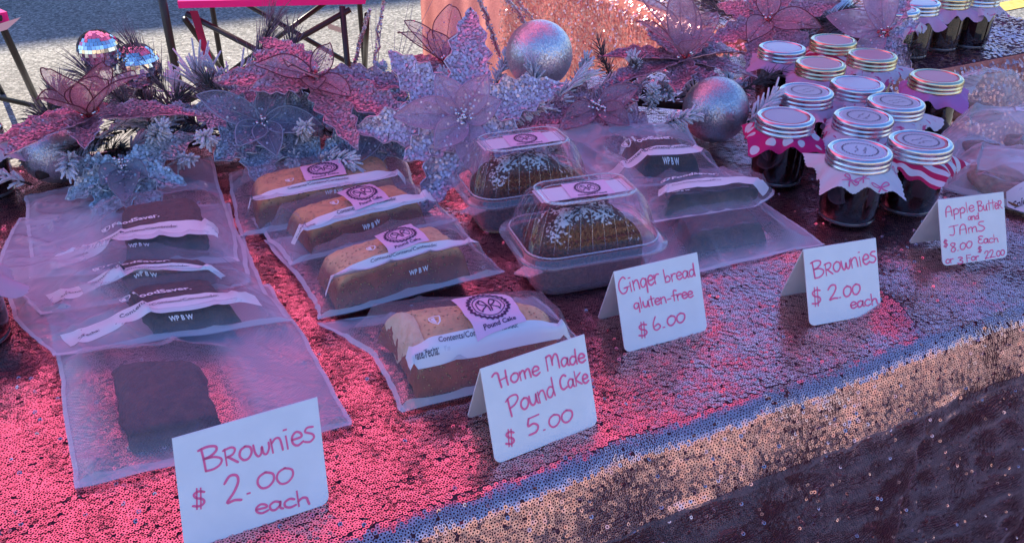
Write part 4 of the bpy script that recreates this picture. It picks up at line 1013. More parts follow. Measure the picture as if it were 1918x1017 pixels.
for (px, py), lb, lid, lm, rm, fb, sd_, yw, tx in JARS:
    jar(jat(px, py), lb, lid, lm, rm, fb, sd_, yw, ring_text=bool(tx), half=.051 if sd_ != 12 else .054,
        bows=[(-1.78, .72, .1), (-2.5, .45, -.5), (-2.2, .3, .6), (-.75, .5, .2)] if sd_ == 12 else False)
# on the table behind
for k, ((px, py), lb, lid, lm, fb, jm) in enumerate([
 ((1682, 22), 'silver-lidded jar on the table behind, next to the hanging glitter flower', 'silver_lid', 'lbl_blue', 'fab_sprig', 'jam_light'),
 ((1722, 8), 'silver-lidded jar second from the glitter flower on the table behind', 'silver_lid', 'lbl_blue', 'fab_lilac', 'jam_light'),
 ((1780, -4), 'gold-lidded jar among the silver-lidded ones on the table behind', 'gold_lid', 'lbl_pink', 'fab_lilac', 'jam_light'),
 ((1836, -8), 'silver-lidded jar at the bright end of the row on the table behind', 'silver_lid', 'lbl_blue', 'fab_sprig', 'jam')]):
    p = at(px, py, .097); jar((p.x, p.y, T+.004), lb, lid, lm, 'lbl_rim2', fb, 30+k, .5+.4*k, jam=jm, half=.050, ring_text=False, H=1.15)
# at the picture's left border
jar(tuple(at(-42, 296, .05).xy)+(T+.0035,), 'jar cut by the border, lilac cloth cap, behind the brownie bags', 'silver_lid', 'lbl_grey', 'lbl_rim2', 'fab_sprig', 50, .2, half=.052)
jar(tuple(at(-78, 556, .05).xy)+(T+.0035,), 'jar cut by the border, white cloth cap with hearts, beside the brownie bags', 'silver_lid', 'lbl_grey', 'lbl_rim', 'fab_red', 51, .35, half=.052)

# ------------------------------------------------------------------ clear bags of cookies
M['cookie'] = noisy('baked_cookie', (.20, .09, .04), (.34, .18, .09), 110, rough=.85, bump=1, bdist=.003, c3=(.48, .33, .22))
M['cookie_dark'] = noisy('cinnamon_cookie', (.16, .06, .035), (.30, .13, .07), 90, rough=.8, bump=1, bdist=.003, c3=(.42, .2, .1))
def cookie(t, c, r, seed, m, h=.012, tiltv=(0, 0)):
    rg = random.Random(seed); mb = MB(); c = Vector(c); ph = rg.uniform(0, 9)
    def fn(u, v):
        a = 2*math.pi*u; k = r*(1+.05*math.sin(3*a+ph)+.03*math.sin(7*a+ph*2))
        if v < .5: rr = v/.5; z = h*(1-.45*rr**3)+.0018*wn(rr*math.cos(a)*4+ph, rr*math.sin(a)*4)
        else: q = (v-.5)/.5; rr = 1+.03*math.sin(q*math.pi)-.12*q; z = h*.55*(1-q)
        x, y = k*rr*math.cos(a), k*rr*math.sin(a)
        return (c.x+x, c.y+y, c.z+z+x*tiltv[0]+y*tiltv[1])
    mb.grid(fn, 40, 16, close_u=True); mb.build('cookie', m, t)
def cookie_bag(label, left, right, box, Hc, puff, seed, cookies, stick=None):
    b = Bag('cookie_bag', label, left, right, box, Hc, dome=.1, reach=.06, group='clear bags of cookies', seed=seed, wrinkle=.0055, puff=puff, lift=.006)
    for u, v, r_, z, m, tx, ty in cookies: p = b.base(u, v); cookie(b.t, (p.x, p.y, p.z+z), r_, seed*10+int(u*100), M[m], tiltv=(tx, ty))
    b.film(M['film_clear'], 90, 70)
    if stick:
        u, v, wd, ht, an, kind = stick; mp = b.m(u, v, an, .0012); mb = MB(); mb.grid(lambda x, y: mp((x-.5)*wd, (y-.5)*ht), 8, 8); st = mb.build('sticker', M['sticker_white'], b.t)
        g = MB(); m2 = b.m(u, v, an, .0016)
        if kind == 'lines':
            rg = random.Random(seed)
            for k in range(6):
                x = -wd*.36
                while x < wd*.34:
                    L = rg.uniform(.002, .006); ribbon2d(g, [(x, ht*(.34-.14*k)), (min(x+L, wd*.38), ht*(.34-.14*k))], .0013, m2); x += L+.0012
        else: print_text(g, kind, -wd*.4, -.003, .0075, m2, .02, width=wd*.8)
        g.build('printed_words', M['violet_ink'], st, smooth=False)
cookie_bag('clear cookie bag puffed up at the back, by the gold-lidded orchid jar', [(1731, 222, 0), (1762, 182, .03), (1815, 150, .07)], [(1935, 240, 0), (1935, 195, .03), (1890, 140, .07)], (.1, .5, .1, .5), .018, .018, 3,
           [(.18, .20, .030, .002, 'cookie_dark', 0, .3), (.5, .2, .03, .002, 'cookie_dark', 0, .2)], (.30, .42, .032, .036, -.3, 'lines'))
cookie_bag('clear cookie bag in the middle of its heap, by the striped jar', [(1752, 310, .004), (1756, 268, .02), (1800, 230, .045)], [(2010, 330, .004), (2010, 270, .03), (1960, 210, .05)], (.2, .8, .15, .6), .022, .016, 4,
           [(.36, .25, .032, .003, 'cookie_dark', 0, .1), (.68, .35, .034, .004, 'cookie', 0, .15)], (.66, .62, .05, .034, -.1, 'lines'))
cookie_bag('foremost clear cookie bag, behind the Apple Butter card', [(1766, 362, 0), (1772, 330, .004), (1790, 290, .012)], [(2040, 446, 0), (2060, 380, .01), (2040, 310, .03)], (.18, .85, .12, .65), .024, .012, 5,
           [(.33, .46, .036, .006, 'cookie', .1, .2), (.52, .28, .034, .004, 'cookie_dark', 0, .1), (.7, .5, .036, .01, 'cookie', 0, .2)], (.60, .10, .06, .022, .5, 'Snickerdoodle'))


# ------------------------------------------------------------------ flowers, ornaments, pine garland
def organza_flower_mats(key, seq1, seq2, org, wire, op=.5):
    M[key+'_seq'] = sequin_mat(key+'_petal_sequin', seq1, seq2, .32, .45); M[key+'_cloth'] = glitter(key+'_petal_backing', tuple(.55*c for c in seq1), tuple(.75*c for c in seq2), .0018, .45, .5, .2)
    M[key+'_org'] = organza(key+'_organza', org, op); M[key+'_wire'] = simple(key+'_wire_cord', wire, .5)
organza_flower_mats('rose', (.46, .22, .29), (.76, .48, .56), (.80, .42, .52), (.16, .03, .055), .42)
organza_flower_mats('silver', (.34, .40, .46), (.78, .84, .88), (.30, .36, .46), (.20, .22, .28), .6)
organza_flower_mats('steelblue', (.18, .22, .30), (.60, .66, .76), (.26, .31, .44), (.30, .35, .46), .5)
organza_flower_mats('lilac', (.50, .33, .45), (.88, .74, .86), (.72, .50, .66), (.50, .28, .42), .58)
organza_flower_mats('mauve', (.34, .15, .22), (.66, .40, .48), (.60, .36, .46), (.34, .14, .20), .48)
M['bead_red'] = simple('red_bead', (.62, .04, .07), .15, coat=1); M['bead_clear'] = simple('silvered_bead', (.85, .82, .85), .12, metal=1)

def frame(n):
    n = Vector(n).normalized(); a = n.cross(Vector((0, 0, 1)))
    if a.length < .15: a = Vector((1, 0, 0))-n*n.x
    a.normalize(); return a, n.cross(a), n       # a = sideways, b = up-ish, n = facing
class Petal:
    def __init__(s, C, fr, az, L, W, el, curl, cup, jag=0., sk=0., wav=0., seed=0):
        s.C = Vector(C); a, b, n = fr; s.d = a*math.cos(az)+b*math.sin(az); s.q = -a*math.sin(az)+b*math.cos(az); s.n = n
        s.L, s.W, s.el, s.curl, s.cup, s.jag, s.sk, s.wav, s.seed = L, W, el, curl, cup, jag, sk, wav, seed
    def w(s, u, side=1):
        x = max(0., math.sin(math.pi*min(1, max(0, u))**.82))**.85
        j = 0
        if s.jag: j = s.jag*(abs(((u*5.5+.3*side+s.seed*.37) % 1)-.5)*2-.5)*min(1, u*4)
        return s.W*.5*(x*(1+j)+.06*(1-u))
    def p(s, u, t, off=0.):
        wd = s.w(u, 1 if t > 0 else -1); e = s.el+s.curl*u
        r_ = s.L*u*math.cos(s.el+s.curl*u*.5); z = s.L*u*math.sin(s.el+s.curl*u*.5)
        z += s.cup*wd*(t*t)+s.wav*s.L*math.sin(u*9+t*2+s.seed)*.5*u
        return s.C+s.d*r_+s.q*(t*wd+s.sk*s.L*u*u)+s.n*(z+off)
    def nrm(s, u, t):
        e = .02; a = s.p(min(1, u+e), t)-s.p(max(0, u-e), t); b = s.p(u, t+e)-s.p(u, t-e); v = a.cross(b)
        if v.length < 1e-12: return s.n
        v.normalize(); return v if v.dot(s.n) > 0 else -v
def sequin_petal(t, P, mk, rad, rg, dens=1., name='petal'):
    mb = MB(); mb.grid(lambda u, v: P.p(v, 2*u-1), 8, 26)
    area = P.L*P.W*.62; k = int(area/(math.pi*rad*rad)*2.6*dens)
    rad *= .82
    mb.tube([P.p(j/26, -1) for j in range(27)]+[P.p(j/26, 1) for j in range(25, -1, -1)], .0008, 4, 1)
    for _ in range(k):
        u = rg.uniform(.06, .985); tt = rg.uniform(-.97, .97)
        if rg.random() > P.w(u)/(P.W*.5)+.08: continue
        c = P.p(u, tt, .0006+rg.random()*.0012); n = P.nrm(u, tt); n = (n+Vector((rg.gauss(0, .13), rg.gauss(0, .13), rg.gauss(0, .13)))).normalized()
        a = n.orthogonal().normalized(); b = n.cross(a); r_ = rad*rg.uniform(.75, 1.15); ph = rg.uniform(0, 1); i0 = len(mb.v)
        for q in range(7): an = 2*math.pi*q/7+ph; mb.vert(c+(a*math.cos(an)+b*math.sin(an))*r_)
        mb.face(tuple(range(i0, i0+7)), 1)
    return mb.build(name, [M[mk+'_cloth'], M[mk+'_seq']], t, smooth=False)
def gauze_petal(t, P, mk, rg, wire=.0008, name='inner_petal', glint=20):
    mb = MB(); mb.grid(lambda u, v: P.p(v, 2*u-1), 8, 18)
    pts = [P.p(k/22, -1) for k in range(23)]+[P.p(k/22, 1) for k in range(21, -1, -1)]
    mb.tube(pts, wire, 5, 1); mb.tube([P.p(k/10*.9, 0, .0005) for k in range(11)], wire*.5, 4, 1)
    for _ in range(glint):
        u = rg.uniform(.03, .9)**1.3; c = P.p(u, rg.uniform(-.9, .9), .0012); n = (P.nrm(u, 0)+Vector((rg.gauss(0, .4), rg.gauss(0, .4), rg.gauss(0, .4)))).normalized()
        a = n.orthogonal().normalized(); b = n.cross(a); i0 = len(mb.v)
        for q in range(6): mb.vert(c+(a*math.cos(q*1.047)+b*math.sin(q*1.047))*.0016)
        mb.face(tuple(range(i0, i0+6)), 2)
    return mb.build(name, [M[mk+'_org'], M[mk+'_wire'], M[mk+'_seq']], t)
def poinsettia(C, n, Rr, label, mk, outer, inner, seed, rad=.0019, ow=.34, beads='bead_red', dens=1., oc=-.25, jag=.45, nb=16, iw=.40):
    """outer / inner: lists of (azimuth in degrees seen from the front, length factor, elevation in degrees)"""
    C = Vector(C); rg = random.Random(seed); fr = frame(n); t = thing('poinsettia', C, label, 'artificial flower', 'sparkly artificial poinsettias')
    for k, (az, l, el) in enumerate(outer):
        P = Petal(C, fr, R(az), Rr*l, Rr*ow*(.8+.25*l), R(el), R(rg.uniform(-20, 8))+oc, rg.uniform(.15, .4), jag, rg.uniform(-.12, .12), .03, seed+k); sequin_petal(t, P, mk, rad, rg, dens)
    for k, (az, l, el) in enumerate(inner):
        P = Petal(C+fr[2]*.004, fr, R(az), Rr*l, Rr*iw*(.6+.5*l), R(el), R(rg.uniform(-35, 5)), rg.uniform(.3, .6), 0, rg.uniform(-.15, .15), .05, seed+k); gauze_petal(t, P, mk, rg)
    bd = MB()
    for k in range(nb):
        a = rg.uniform(0, 6.28); rr = rg.uniform(0, .013); c = C+fr[0]*rr*math.cos(a)+fr[1]*rr*math.sin(a)+fr[2]*rg.uniform(.006, .013); r_ = rg.uniform(.0016, .0028)
        bd.tube([C+fr[2]*.001, c-fr[2]*r_], .0004, 4, 0); o = len(bd.v)
        bd.lathe([(r_*math.sin(math.pi*j/6)+1e-6, -r_*math.cos(math.pi*j/6)) for j in range(7)], 8, 1 if k % 3 == 0 else 0, c)
    bd.build('stamens', [M[beads], M['bead_clear']], t)
    return t
toC = lambda p: (cam.location-Vector(p)).normalized()
UP = Vector((0, 0, 1))
def facing(p, up=.5): return toC(p)*(1-up)+UP*up
p = at(168, 222, .10); poinsettia(p, facing(p, .85), .112, 'rose pink sequin poinsettia with upright wired gauze, left end of the garland', 'rose',
    [(8, 1., 8), (38, 1.05, 12), (75, .7, 14), (178, 1.15, 2), (215, .9, -6), (252, .72, -8), (320, .55, 4)], [(112, .95, 58), (95, .85, 62), (50, 1.0, 60), (150, .8, 48), (20, .6, 40)], 101)
p = at(228, 318, .045); poinsettia(p, facing(p, .35), .075, 'silver sequin poinsettia behind the hindmost brownie bag', 'silver',
    [(62, 1.15, 12), (118, 1.15, 12), (90, .8, 30), (160, 1.0, 6), (200, 1.45, 0), (20, .95, 6), (340, .9, 0)], [(92, .95, 40), (40, .6, 40), (140, .6, 40)], 102, rad=.0021, beads='bead_clear', ow=.40)
p = at(492, 232, .075); poinsettia(p, facing(p, .40), .088, 'smoky blue glitter poinsettia with gauze petals, under the big rose pink one', 'steelblue',
    [(35, .9, 10), (80, 1., 10), (140, 1.15, 8), (185, 1.1, 4), (232, 1.0, 0), (285, .95, 0), (335, 1.1, 4)], [(100, .75, 35), (345, .95, 26), (160, .9, 25), (240, .7, 24), (55, .7, 30)], 103, rad=.0014, dens=.8, beads='bead_clear', ow=.55)
p = at(590, 150, .125); poinsettia(p, facing(p, .52), .118, 'large rose pink sequin poinsettia with red beads, in front of the chair', 'rose',
    [(140, 1.35, 10), (107, 1.1, 16), (172, 1.0, 4), (298, 1.0, -4), (352, 1.05, 6), (325, .85, 0), (12, .7, 20)], [(55, .95, 58), (128, .62, 24), (345, .62, 18), (230, .4, 25), (85, .4, 40)], 104, rad=.0020, iw=.30, ow=.31)
p = at(700, 238, .07); poinsettia(p, facing(p, .30), .085, 'silver grey glitter poinsettia with one tall petal, between the rose and lilac ones', 'steelblue',
    [(78, 1.3, 12), (25, .95, 8), (350, .9, 4), (205, 1.1, 2), (160, .9, 8), (235, .9, 0), (120, .7, 14)], [(70, .8, 30), (190, .6, 30), (300, .5, 30)], 105, rad=.0018, beads='bead_clear', ow=.40)
p = at(868, 222, .10); poinsettia(p, facing(p, .18), .118, 'big lilac sequin poinsettia facing the shopper, above the back tub', 'lilac',
    [(72, 1.05, 6), (146, 1.12, 4), (205, 1.15, 0), (262, 1.35, -4), (8, 1.15, 2), (322, 1.05, 0), (40, .75, 10)], [(104, .72, 24), (55, .5, 34), (192, .42, 30), (246, .50, 26), (352, .70, 24), (300, .5, 22)], 106, rad=.0023, beads='bead_clear', ow=.36, nb=26, iw=.34)
p = at(1120, 205, .065); poinsettia(p, facing(p, .35), .085, 'mauve sequin poinsettia with three broad petals, behind the brownie bag', 'mauve',
    [(72, 1.2, 12), (160, 1.05, 4), (112, .8, 10), (8, 1.5, 2), (335, .9, 0), (220, .9, -4)], [(30, .75, 24), (150, .6, 25), (205, .7, 20)], 107, rad=.0017, beads='bead_clear', ow=.5)
p = at(1282, 112, .105); poinsettia(p, facing(p, .90), .112, 'rose lilac poinsettia seen edge-on with upright wired gauze, above the right ornament', 'mauve',
    [(5, 1.2, 4), (40, 1., 10), (95, .9, 14), (150, 1.1, 8), (185, 1.3, 4), (230, .8, -4), (275, .75, -8), (325, .95, -4)], [(92, .95, 66), (125, .9, 60), (60, .85, 62), (160, .8, 46), (25, .8, 40), (270, .4, 60)], 108, rad=.0018)
p = at(832, 122, .085); poinsettia(p, facing(p, .92), .088, 'dark rose wired gauze poinsettia before the peach drape', 'rose',
    [(0, .9, 4), (50, .9, 6), (130, .9, 6), (185, 1.5, 2), (240, .7, 0), (320, .8, 0)], [(122, .95, 52), (55, 1.15, 50), (150, .9, 40), (20, .7, 38), (90, .6, 60)], 109, rad=.0015, dens=.7)
p = at(1440, 40, .07); poinsettia(p, facing(p, .45), .118, 'rose lilac sequin poinsettia on the table behind, by the silver ball', 'rose',
    [(200, 1.1, 2), (250, .8, 0), (300, .75, 0), (340, .9, 4), (30, 1., 8), (80, 1., 8), (140, 1.1, 6)], [(160, .8, 30), (60, .7, 35), (280, .5, 20)], 110, rad=.0021, dens=.9)
p = at(1655, 62, .07); poinsettia(p, facing(p, .15), .10, 'pale lilac glitter poinsettia hanging over the edge of the table behind', 'lilac',
    [(98, 1.2, 4), (72, 1.1, 6), (250, .85, -2), (290, 1.05, -4), (200, .6, 0), (130, .8, 4)], [(348, 1.0, 12), (285, 1.5, 8), (60, .7, 20)], 111, rad=.0019, beads='bead_red', ow=.34)

M['glit_silver'] = glitter('silver_glitter', (.62, .63, .66), (.86, .87, .90), .0011, .36, .42, .8)
M['glit_grey'] = glitter('grey_glitter', (.42, .44, .48), (.66, .68, .72), .0011, .36, .42, .8)
M['mirror'] = simple('mirror_tile', (.86, .87, .9), .06, metal=1); M['grout'] = simple('silver_backing', (.4, .4, .42), .5)
def ornament(c, r, label, m='glit_silver'):
    t = thing('glitter_ornament', c, label, 'ornament', 'glitter ball ornaments'); mb = MB()
    mb.lathe([(max(1e-5, r*math.sin(math.pi*j/40)), -r*math.cos(math.pi*j/40)) for j in range(41)], 64, 0, c); mb.build('ball', M[m], t)
    k = MB(); cc = Vector(c); d = Vector((.3, .8, .35)).normalized(); k.tube([cc+d*(r*.97), cc+d*(r*1.12)], r*.16, 14); k.build('cap', M['silver_lid'], t)
ornament(at(1010, 102, .115), .0468, 'largest glitter ball, pale silver, on top of the garland')
ornament(at(1340, 206, .055), .0450, 'blue-grey glitter ball resting beside the polka dot jar', 'glit_grey')
ornament(at(1554, 26, .052), .0455, 'pale glitter ball on the table behind')
ornament(at(100, 285, .045), .0390, 'glitter ball under the rose pink poinsettia at the left border', 'glit_grey')
def disco(c, r, label, foot):
    c = Vector(c); t = thing('mirror_ball', c, label, 'mirror ball', 'mirror balls on wire picks'); rg = random.Random(int(r*1e5)); mb = MB()
    core = MB(); core.lathe([(max(1e-5, r*.975*math.sin(math.pi*j/24)), -r*.975*math.cos(math.pi*j/24)) for j in range(25)], 32, 0, c); core.build('core', M['grout'], t)
    nl = 17
    for j in range(nl):
        th = math.pi*(j+.5)/nl; nn = max(3, int(2*math.pi*math.sin(th)*r/(math.pi*r/nl)))
        for k in range(nn):
            ph = 2*math.pi*(k+.5*(j % 2))/nn; n = Vector((math.sin(th)*math.cos(ph), math.sin(th)*math.sin(ph), math.cos(th)))
            n2 = (n+Vector((rg.gauss(0, .07), rg.gauss(0, .07), rg.gauss(0, .07)))).normalized(); a = n2.cross(UP); a = a.normalized() if a.length > .01 else Vector((1, 0, 0)); b = n2.cross(a)
            h_ = math.pi*r/nl*.47; q = c+n*r; i0 = len(mb.v)
            for sx, sy in ((-1, -1), (1, -1), (1, 1), (-1, 1)): mb.vert(q+a*sx*h_+b*sy*h_)
            mb.face((i0, i0+1, i0+2, i0+3))
    mb.build('mirror_tiles', M['mirror'], t, smooth=False)
    f = Vector(foot)
    for dx in (-.006, .008):
        wv = MB(); wv.tube(catmull([c+Vector((dx*.5, 0, -r*.95)), c.lerp(f, .5)+Vector((dx*2, dx, 0)), f]), .0011, 6); wv.build('wire_pick', M['glit_grey'], t)
disco(at(185, 95, .17), .0243, 'mirror ball standing clear on its wire pick', at(192, 215, .05))
disco(at(257, 124, .14), .0285, 'mirror ball half hidden by pine and rose gauze', at(280, 225, .05))

M['frost'] = noisy('flocked_needle', (.62, .60, .66), (.84, .83, .88), 400, rough=.95)
M['needle'] = noisy('dull_pine_needle', (.035, .045, .04), (.16, .17, .17), 160, rough=.8)
M['brown_needle'] = noisy('purple_brown_needle', (.10, .07, .08), (.30, .24, .28), 160, rough=.7)
M['bark'] = simple('garland_wire_stem', (.05, .035, .03), .8)
M['glit_twig'] = glitter('rose_glitter_twig', (.60, .42, .50), (.85, .75, .80), .0012, .3, .9)
M['dry_grass'] = simple('grey_mauve_spray', (.34, .27, .32), .7)
gpath = [at(*q, .03) for q in ((70, 330), (170, 300), (300, 275), (480, 255), (650, 240), (850, 222), (1000, 195), (1150, 190), (1290, 200), (1390, 205))]
garl = thing('pine_garland', gpath[4]-Vector((0, 0, .03)), 'frosted pine garland lying along the back edge of the table', 'garland')
st = MB(); st.tube(catmull(gpath, 6), .006, 8); st.build('stem', M['bark'], garl)
def sprig(parent, base, d, L, kind, seed, nn=None, rad=None, nl=None, spread=None):
    rg = random.Random(seed); base = Vector(base); d = Vector(d).normalized(); bend = Vector((rg.gauss(0, .2), rg.gauss(0, .2), rg.uniform(-.25, .1)))
    mb = MB(); path = [base+d*(L*k/6)+bend*(L*(k/6)**2*.5) for k in range(7)]
    mb.tube(path, [.0016-.0001*k for k in range(7)], 5, 1)
    nn = nn or {'frost': 64, 'needle': 110, 'brown': 100}[kind]; rad = rad or {'frost': .0015, 'needle': .00055, 'brown': .0005}[kind]; nl = nl or {'frost': .030, 'needle': .036, 'brown': .042}[kind]; spread = spread or {'frost': .75, 'needle': .9, 'brown': .7}[kind]
    for k in range(nn):
        f = rg.uniform(.05, 1.); i = min(5, int(f*6)); p = path[i].lerp(path[i+1], f*6-i); ax = (path[i+1]-path[i]).normalized(); a = rg.uniform(0, 6.28)
        o = ax.orthogonal().normalized(); q = ax.cross(o); r_ = (o*math.cos(a)+q*math.sin(a)); sp = spread*rg.uniform(.6, 1.25)*(1-.45*f)
        dd = (ax*math.cos(sp)+r_*math.sin(sp)); ln = nl*rg.uniform(.6, 1.15)
        e = p+dd*ln+Vector((0, 0, -.08*ln)); m_ = p+dd*(ln*.55)
        mb.tube([p, m_, e], [rad*.8, rad*rg.uniform(.9, 1.2), rad*.75 if kind == 'frost' else rad*.3], 5 if kind == 'frost' else 3, 0)
    mb.build('sprig', [M[{'frost': 'frost', 'needle': 'needle', 'brown': 'brown_needle'}[kind]], M['bark']], parent)
rg = random.Random(44); cp_ = catmull(gpath, 10)
for k in range(66):
    b = cp_[int((k+.5)/66*(len(cp_)-1))]+Vector((rg.uniform(-.02, .02), rg.uniform(-.02, .03), rg.uniform(-.01, .03)))
    a = rg.uniform(0, 6.28); el = rg.uniform(-.05, .9); d = Vector((math.cos(a), math.sin(a)*(.8), math.sin(el)*.8+.1))
    if d.y < -.25: d.z = max(-.1, d.z*.4)
    sprig(garl, b, d, rg.uniform(.06, .105), ['needle', 'frost', 'frost', 'frost'][k % 4], 500+k, nl=[.028, .018, .026, .022][k % 4])
# the sprays that show most in the picture
for k, (bx, by, bz, dx, dy, dz, L, kd, nn, nl, sp) in enumerate([
    (385, 190, .065, -.2, .1, 1., .030, 'frost', 44, .066, .95), (432, 180, .065, .6, .05, .5, .040, 'frost', 50, .056, .8), (350, 210, .06, -.25, -.5, .35, .05, 'frost', 110, .015, 1.1), (300, 215, .07, -.1, -.55, .2, .05, 'frost', 90, .014, 1.1),
    (335, 300, .03, .1, -.6, .25, .05, 'frost', 70, .018, 1.), (712, 165, .075, 0., -.15, .8, .035, 'frost', 120, .014, 1.25), (730, 195, .05, .2, -.3, .5, .03, 'frost', 90, .012, 1.2), (845, 160, .07, -.4, -.2, .5, .035, 'frost', 90, .013, 1.2),
    (1010, 215, .05, .45, -.35, .55, .07, 'frost', 80, .034, .7), (1000, 190, .06, -.05, -.1, .9, .055, 'frost', 70, .028, .7), (1215, 200, .05, -.1, -.45, .6, .045, 'frost', 110, .015, 1.1), (600, 300, .04, .3, -.6, .2, .06, 'frost', 80, .028, .7),
    (560, 290, .03, -.2, -.6, .2, .05, 'frost', 70, .02, .9), (470, 300, .03, .5, -.5, .1, .06, 'frost', 70, .02, .8), (255, 215, .09, -.5, .1, .7, .07, 'brown', 130, .05, .6), (320, 185, .10, -.35, .2, .8, .07, 'brown', 150, .055, .6),
    (470, 160, .10, .35, .1, .8, .08, 'brown', 130, .055, .45), (540, 175, .08, .2, .2, .8, .07, 'brown', 120, .05, .5), (1400, 230, .05, .5, -.2, .5, .05, 'frost', 70, .025, .7), (1410, 262, .02, .3, -.5, .1, .05, 'frost', 60, .022, .8), (930, 160, .07, .3, 0, .8, .05, 'frost', 80, .016, 1.), (1170, 175, .06, 0, -.3, .6, .05, 'brown', 140, .03, .9), (770, 205, .05, -.3, -.3, .5, .06, 'brown', 150, .04, .9),
    (560, 255, .06, .1, -.6, .5, .045, 'frost', 80, .017, 1.), (640, 222, .07, .2, -.6, .5, .04, 'frost', 80, .015, 1.), (395, 268, .06, -.2, -.6, .4, .045, 'frost', 80, .018, 1.), (285, 262, .06, .2, -.6, .4, .05, 'frost', 80, .018, 1.), (960, 222, .07, .3, -.6, .5, .04, 'frost', 80, .016, 1.), (1245, 232, .05, .3, -.6, .4, .045, 'frost', 80, .018, 1.), (1075, 165, .06, .2, -.2, .8, .05, 'frost', 80, .018, .9), (1190, 150, .08, -.2, -.3, .7, .04, 'frost', 80, .016, 1.)]):
    sprig(garl, at(bx, by, bz), (dx, dy, dz), L, kd, 700+k, nn, None, nl, sp)
rg3 = random.Random(91)
for k in range(14):
    sprig(garl, at(90+k*36+rg3.uniform(-12, 12), 262-k*2+rg3.uniform(-14, 14), .045), (rg3.uniform(-.9, .9), rg3.uniform(-.3, .5), rg3.uniform(.15, .8)), .075, ['brown', 'needle'][k % 2], 860+k, 150, .0008, .034, 1.0)
# wispy grass and glitter twigs
def spray(base, d, L, n, seed, rad=.0005, spreadv=.16):
    rg = random.Random(seed); base = Vector(base); d = Vector(d).normalized()
    for k in range(n):
        q = d+Vector((rg.gauss(0, spreadv), rg.gauss(0, spreadv), rg.gauss(0, spreadv*.6))); q.normalize(); l = L*rg.uniform(.7, 1.1); b = Vector((rg.gauss(0, .12), rg.gauss(0, .12), -.06))
        g = MB(); g.tube([base+q*(l*j/6)+b*(l*(j/6)**2*.4) for j in range(7)], [rad*(1-.1*j) for j in range(7)], 4); g.build('grass_stem', M['dry_grass'], garl)
spray(at(705, 150, .07), (.1, .1, 1), .13, 5, 1); spray(at(735, 160, .07), (.55, .15, .6), .14, 6, 2, .0006, .25); spray(at(830, 150, .07), (-.5, .1, .35), .10, 5, 3, .0006, .3); spray(at(480, 150, .10), (.1, .1, 1), .08, 6, 4, .0004, .25)
def twig(a, b, rad, seed):
    rg = random.Random(seed); a, b = Vector(a), Vector(b); g = MB(); pts = [a.lerp(b, k/8)+Vector((rg.gauss(0, .0015), rg.gauss(0, .0015), 0)) for k in range(9)]; g.tube(pts, rad, 6)
    for _ in range(120):
        p = a.lerp(b, rg.random()); n = Vector((rg.gauss(0, 1), rg.gauss(0, 1), rg.gauss(0, 1))).normalized(); x = n.orthogonal().normalized(); y = n.cross(x); c = p+x*rad*1.5; i0 = len(g.v)
        for q in range(5): g.vert(c+(x*math.cos(q*1.257)+y*math.sin(q*1.257))*.0016)
        g.face(tuple(range(i0, i0+5)))
    g.build('glitter_twig', M['glit_twig'], garl, smooth=False)
for k, (x0, y0, z0, x1, y1, z1, r_) in enumerate([(935, 105, .09, 893, -20, .20, .0030), (985, 45, .13, 925, -40, .22, .0030), (1000, 42, .13, 945, -30, .22, .0022), (655, 150, .09, 692, 18, .19, .0024), (700, 120, .1, 722, -10, .2, .0016)]):
    twig(at(x0, y0, z0), at(x1, y1, z1), r_, 900+k)
# garland on the table behind
gp2 = [at(*q, .03) for q in ((1280, -20), (1370, 25), (1480, 62), (1590, 75), (1690, 100))]
g2 = thing('pine_garland', gp2[2]-Vector((0, 0, .03)), 'frosted pine garland along the edge of the table behind', 'garland')
st = MB(); st.tube(catmull(gp2, 6), .006, 8); st.build('stem', M['bark'], g2)
cp2 = catmull(gp2, 8)
for k in range(26):
    b = cp2[int((k+.5)/26*(len(cp2)-1))]+Vector((rg.uniform(-.02, .02), rg.uniform(-.02, .02), rg.uniform(-.01, .03))); a = rg.uniform(0, 6.28)
    sprig(g2, b, (math.cos(a), math.sin(a), rg.uniform(0, .7)), rg.uniform(.06, .10), ['needle', 'frost', 'brown'][k % 3], 800+k)

# ------------------------------------------------------------------ folding chairs on the lot
M['chair_pink'] = fabric_tl('hot_pink_chair_nylon', (.82, .03, .32), .3); M['tag'] = simple('pale_care_tag', (.75, .62, .60), .7)
def bar(t, a, b, r, name='leg'):
    mb = MB(); mb.tube([a, b], r, 10); mb.build(name, M['steel'], t)
def seat_panel(t, quad, th=.012, sag=.02):
    A, B, Cc, D = [Vector(q) for q in quad]; mb = MB()
    f = lambda u, v: A.lerp(B, u).lerp(D.lerp(Cc, u), v)+Vector((0, 0, -sag*math.sin(math.pi*u)*math.sin(math.pi*v)))
    mb.grid(f, 14, 10); mb.grid(lambda u, v: f(1-u, v)-Vector((0, 0, th)), 14, 10)
    for k in range(4):
        e = [(lambda u: (u, 0)), (lambda u: (1, u)), (lambda u: (1-u, 1)), (lambda u: (0, 1-u))][k]
        mb.grid(lambda u, v: f(*e(u))-Vector((0, 0, th*v)), 14, 1)
    mb.build('seat', M['chair_pink'], t)
a, b = at(334, 14, -.2), at(684, 6, -.2); ex = (b-a).normalized(); ey = Vector((-ex.y, ex.x, 0)); Dp = .46
ch = thing('folding_chair', ((a+b)/2+ey*Dp/2)*1, 'hot pink folding chair standing behind the garland, seat edge in sun', 'chair', 'pink folding chairs on the lot'); ch.location.z = 0; ch['base'] = list(ch.location)
zz = Vector((0, 0, .018)); seat_panel(ch, (a+zz, b+zz, b+ey*Dp+zz, a+ey*Dp+zz), .022)
g0 = lambda p, z: Vector((p.x, p.y, z))
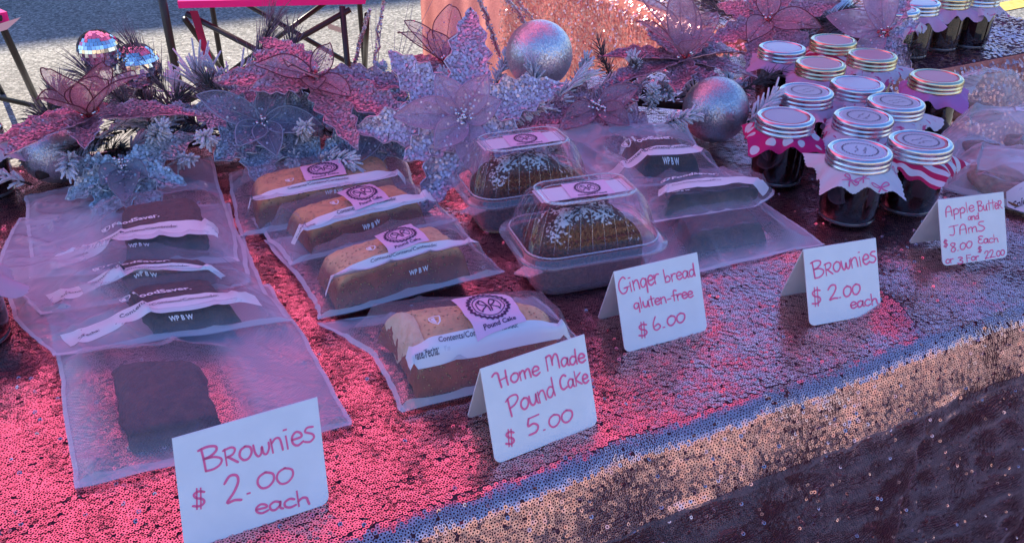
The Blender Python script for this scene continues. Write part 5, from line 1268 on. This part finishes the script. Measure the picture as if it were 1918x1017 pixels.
fl, fr_ = a-ex*.045, b-ex*.075; bl_, br_ = a+ey*Dp-ex*.0, b+ey*Dp-ex*.05
for q, top in ((fl, .85), (fr_, .54), (bl_, .95), (br_, .95)): bar(ch, g0(q, .0), g0(q, top), .0135 if q is fl else .010)
for q0, q1, z0, z1 in ((a+ex*.02, fr_, .53, .23), (b-ex*.05, fl, .53, .23), (a+ey*Dp+ex*.05, br_, .5, .18), (b+ey*Dp-ex*.1, bl_, .5, .18), (a+ey*.05, bl_, .5, .2), (b+ey*.05, br_, .5, .2)): bar(ch, g0(q0, z0), g0(q1, z1), .0095, 'cross_bar')
mb = MB(); mb.grid(lambda u, v: g0(a+ex*(.035+.025*u+.02*v)-ey*.01, .54-.16*v+.006*math.sin(v*7)), 3, 8); mb.build('strap', fabric_tl('crimson_strap', (.30, .01, .06), .1), ch)
mb = MB(); c0 = b+ey*.2; mb.grid(lambda u, v: g0(c0-ex*(.15-.05*u)+ey*.02*v, .44-.025*v-.02*u), 2, 2); mb.build('care_tag', M['tag'], ch)
mb = MB(); mb.grid(lambda u, v: g0(bl_+(br_-bl_)*u, .66+.28*v)+ey*.02*math.sin(math.pi*u), 10, 6); mb.build('backrest', M['chair_pink'], ch)
F0 = at(84, 222, -T); c2 = thing('folding_chair', F0+Vector((-.35, .1, 0)), 'folding chair mostly beyond the left border, black legs on sunlit ground', 'chair', 'pink folding chairs on the lot')
exx = Vector((math.cos(.35), math.sin(.35), 0)); eyy = Vector((-exx.y, exx.x, 0)); W2 = .56
tp = at(-4, 32, -.22); s_r = Vector((tp.x, tp.y, .53)); F1 = F0-exx*W2
bar(c2, F0, F0.lerp(s_r, 1.0), .012); bar(c2, F0+Vector((-.012, 0, .05)), Vector((F1.x-.05, F1.y, .36)), .010, 'cross_bar'); bar(c2, F1, F1+(s_r-F0), .012)
bar(c2, F0+eyy*.45, F0+eyy*.45+(s_r-F0), .011); bar(c2, F1+eyy*.45, F1+eyy*.45+(s_r-F0), .011)
qa = s_r+Vector((0, 0, .01)); seat_panel(c2, (qa-exx*W2, qa+exx*.03, qa+exx*.03+eyy*.45, qa-exx*W2+eyy*.45), .03)
mb = MB(); q0 = s_r-Vector((.02, .03, .02)); mb.grid(lambda u, v: q0+exx*(.09*u-.05*v)+Vector((0, 0, -.03*v+.012*u)), 2, 2); mb.build('care_tag', M['tag'], c2)

#@@NEXT
fin()
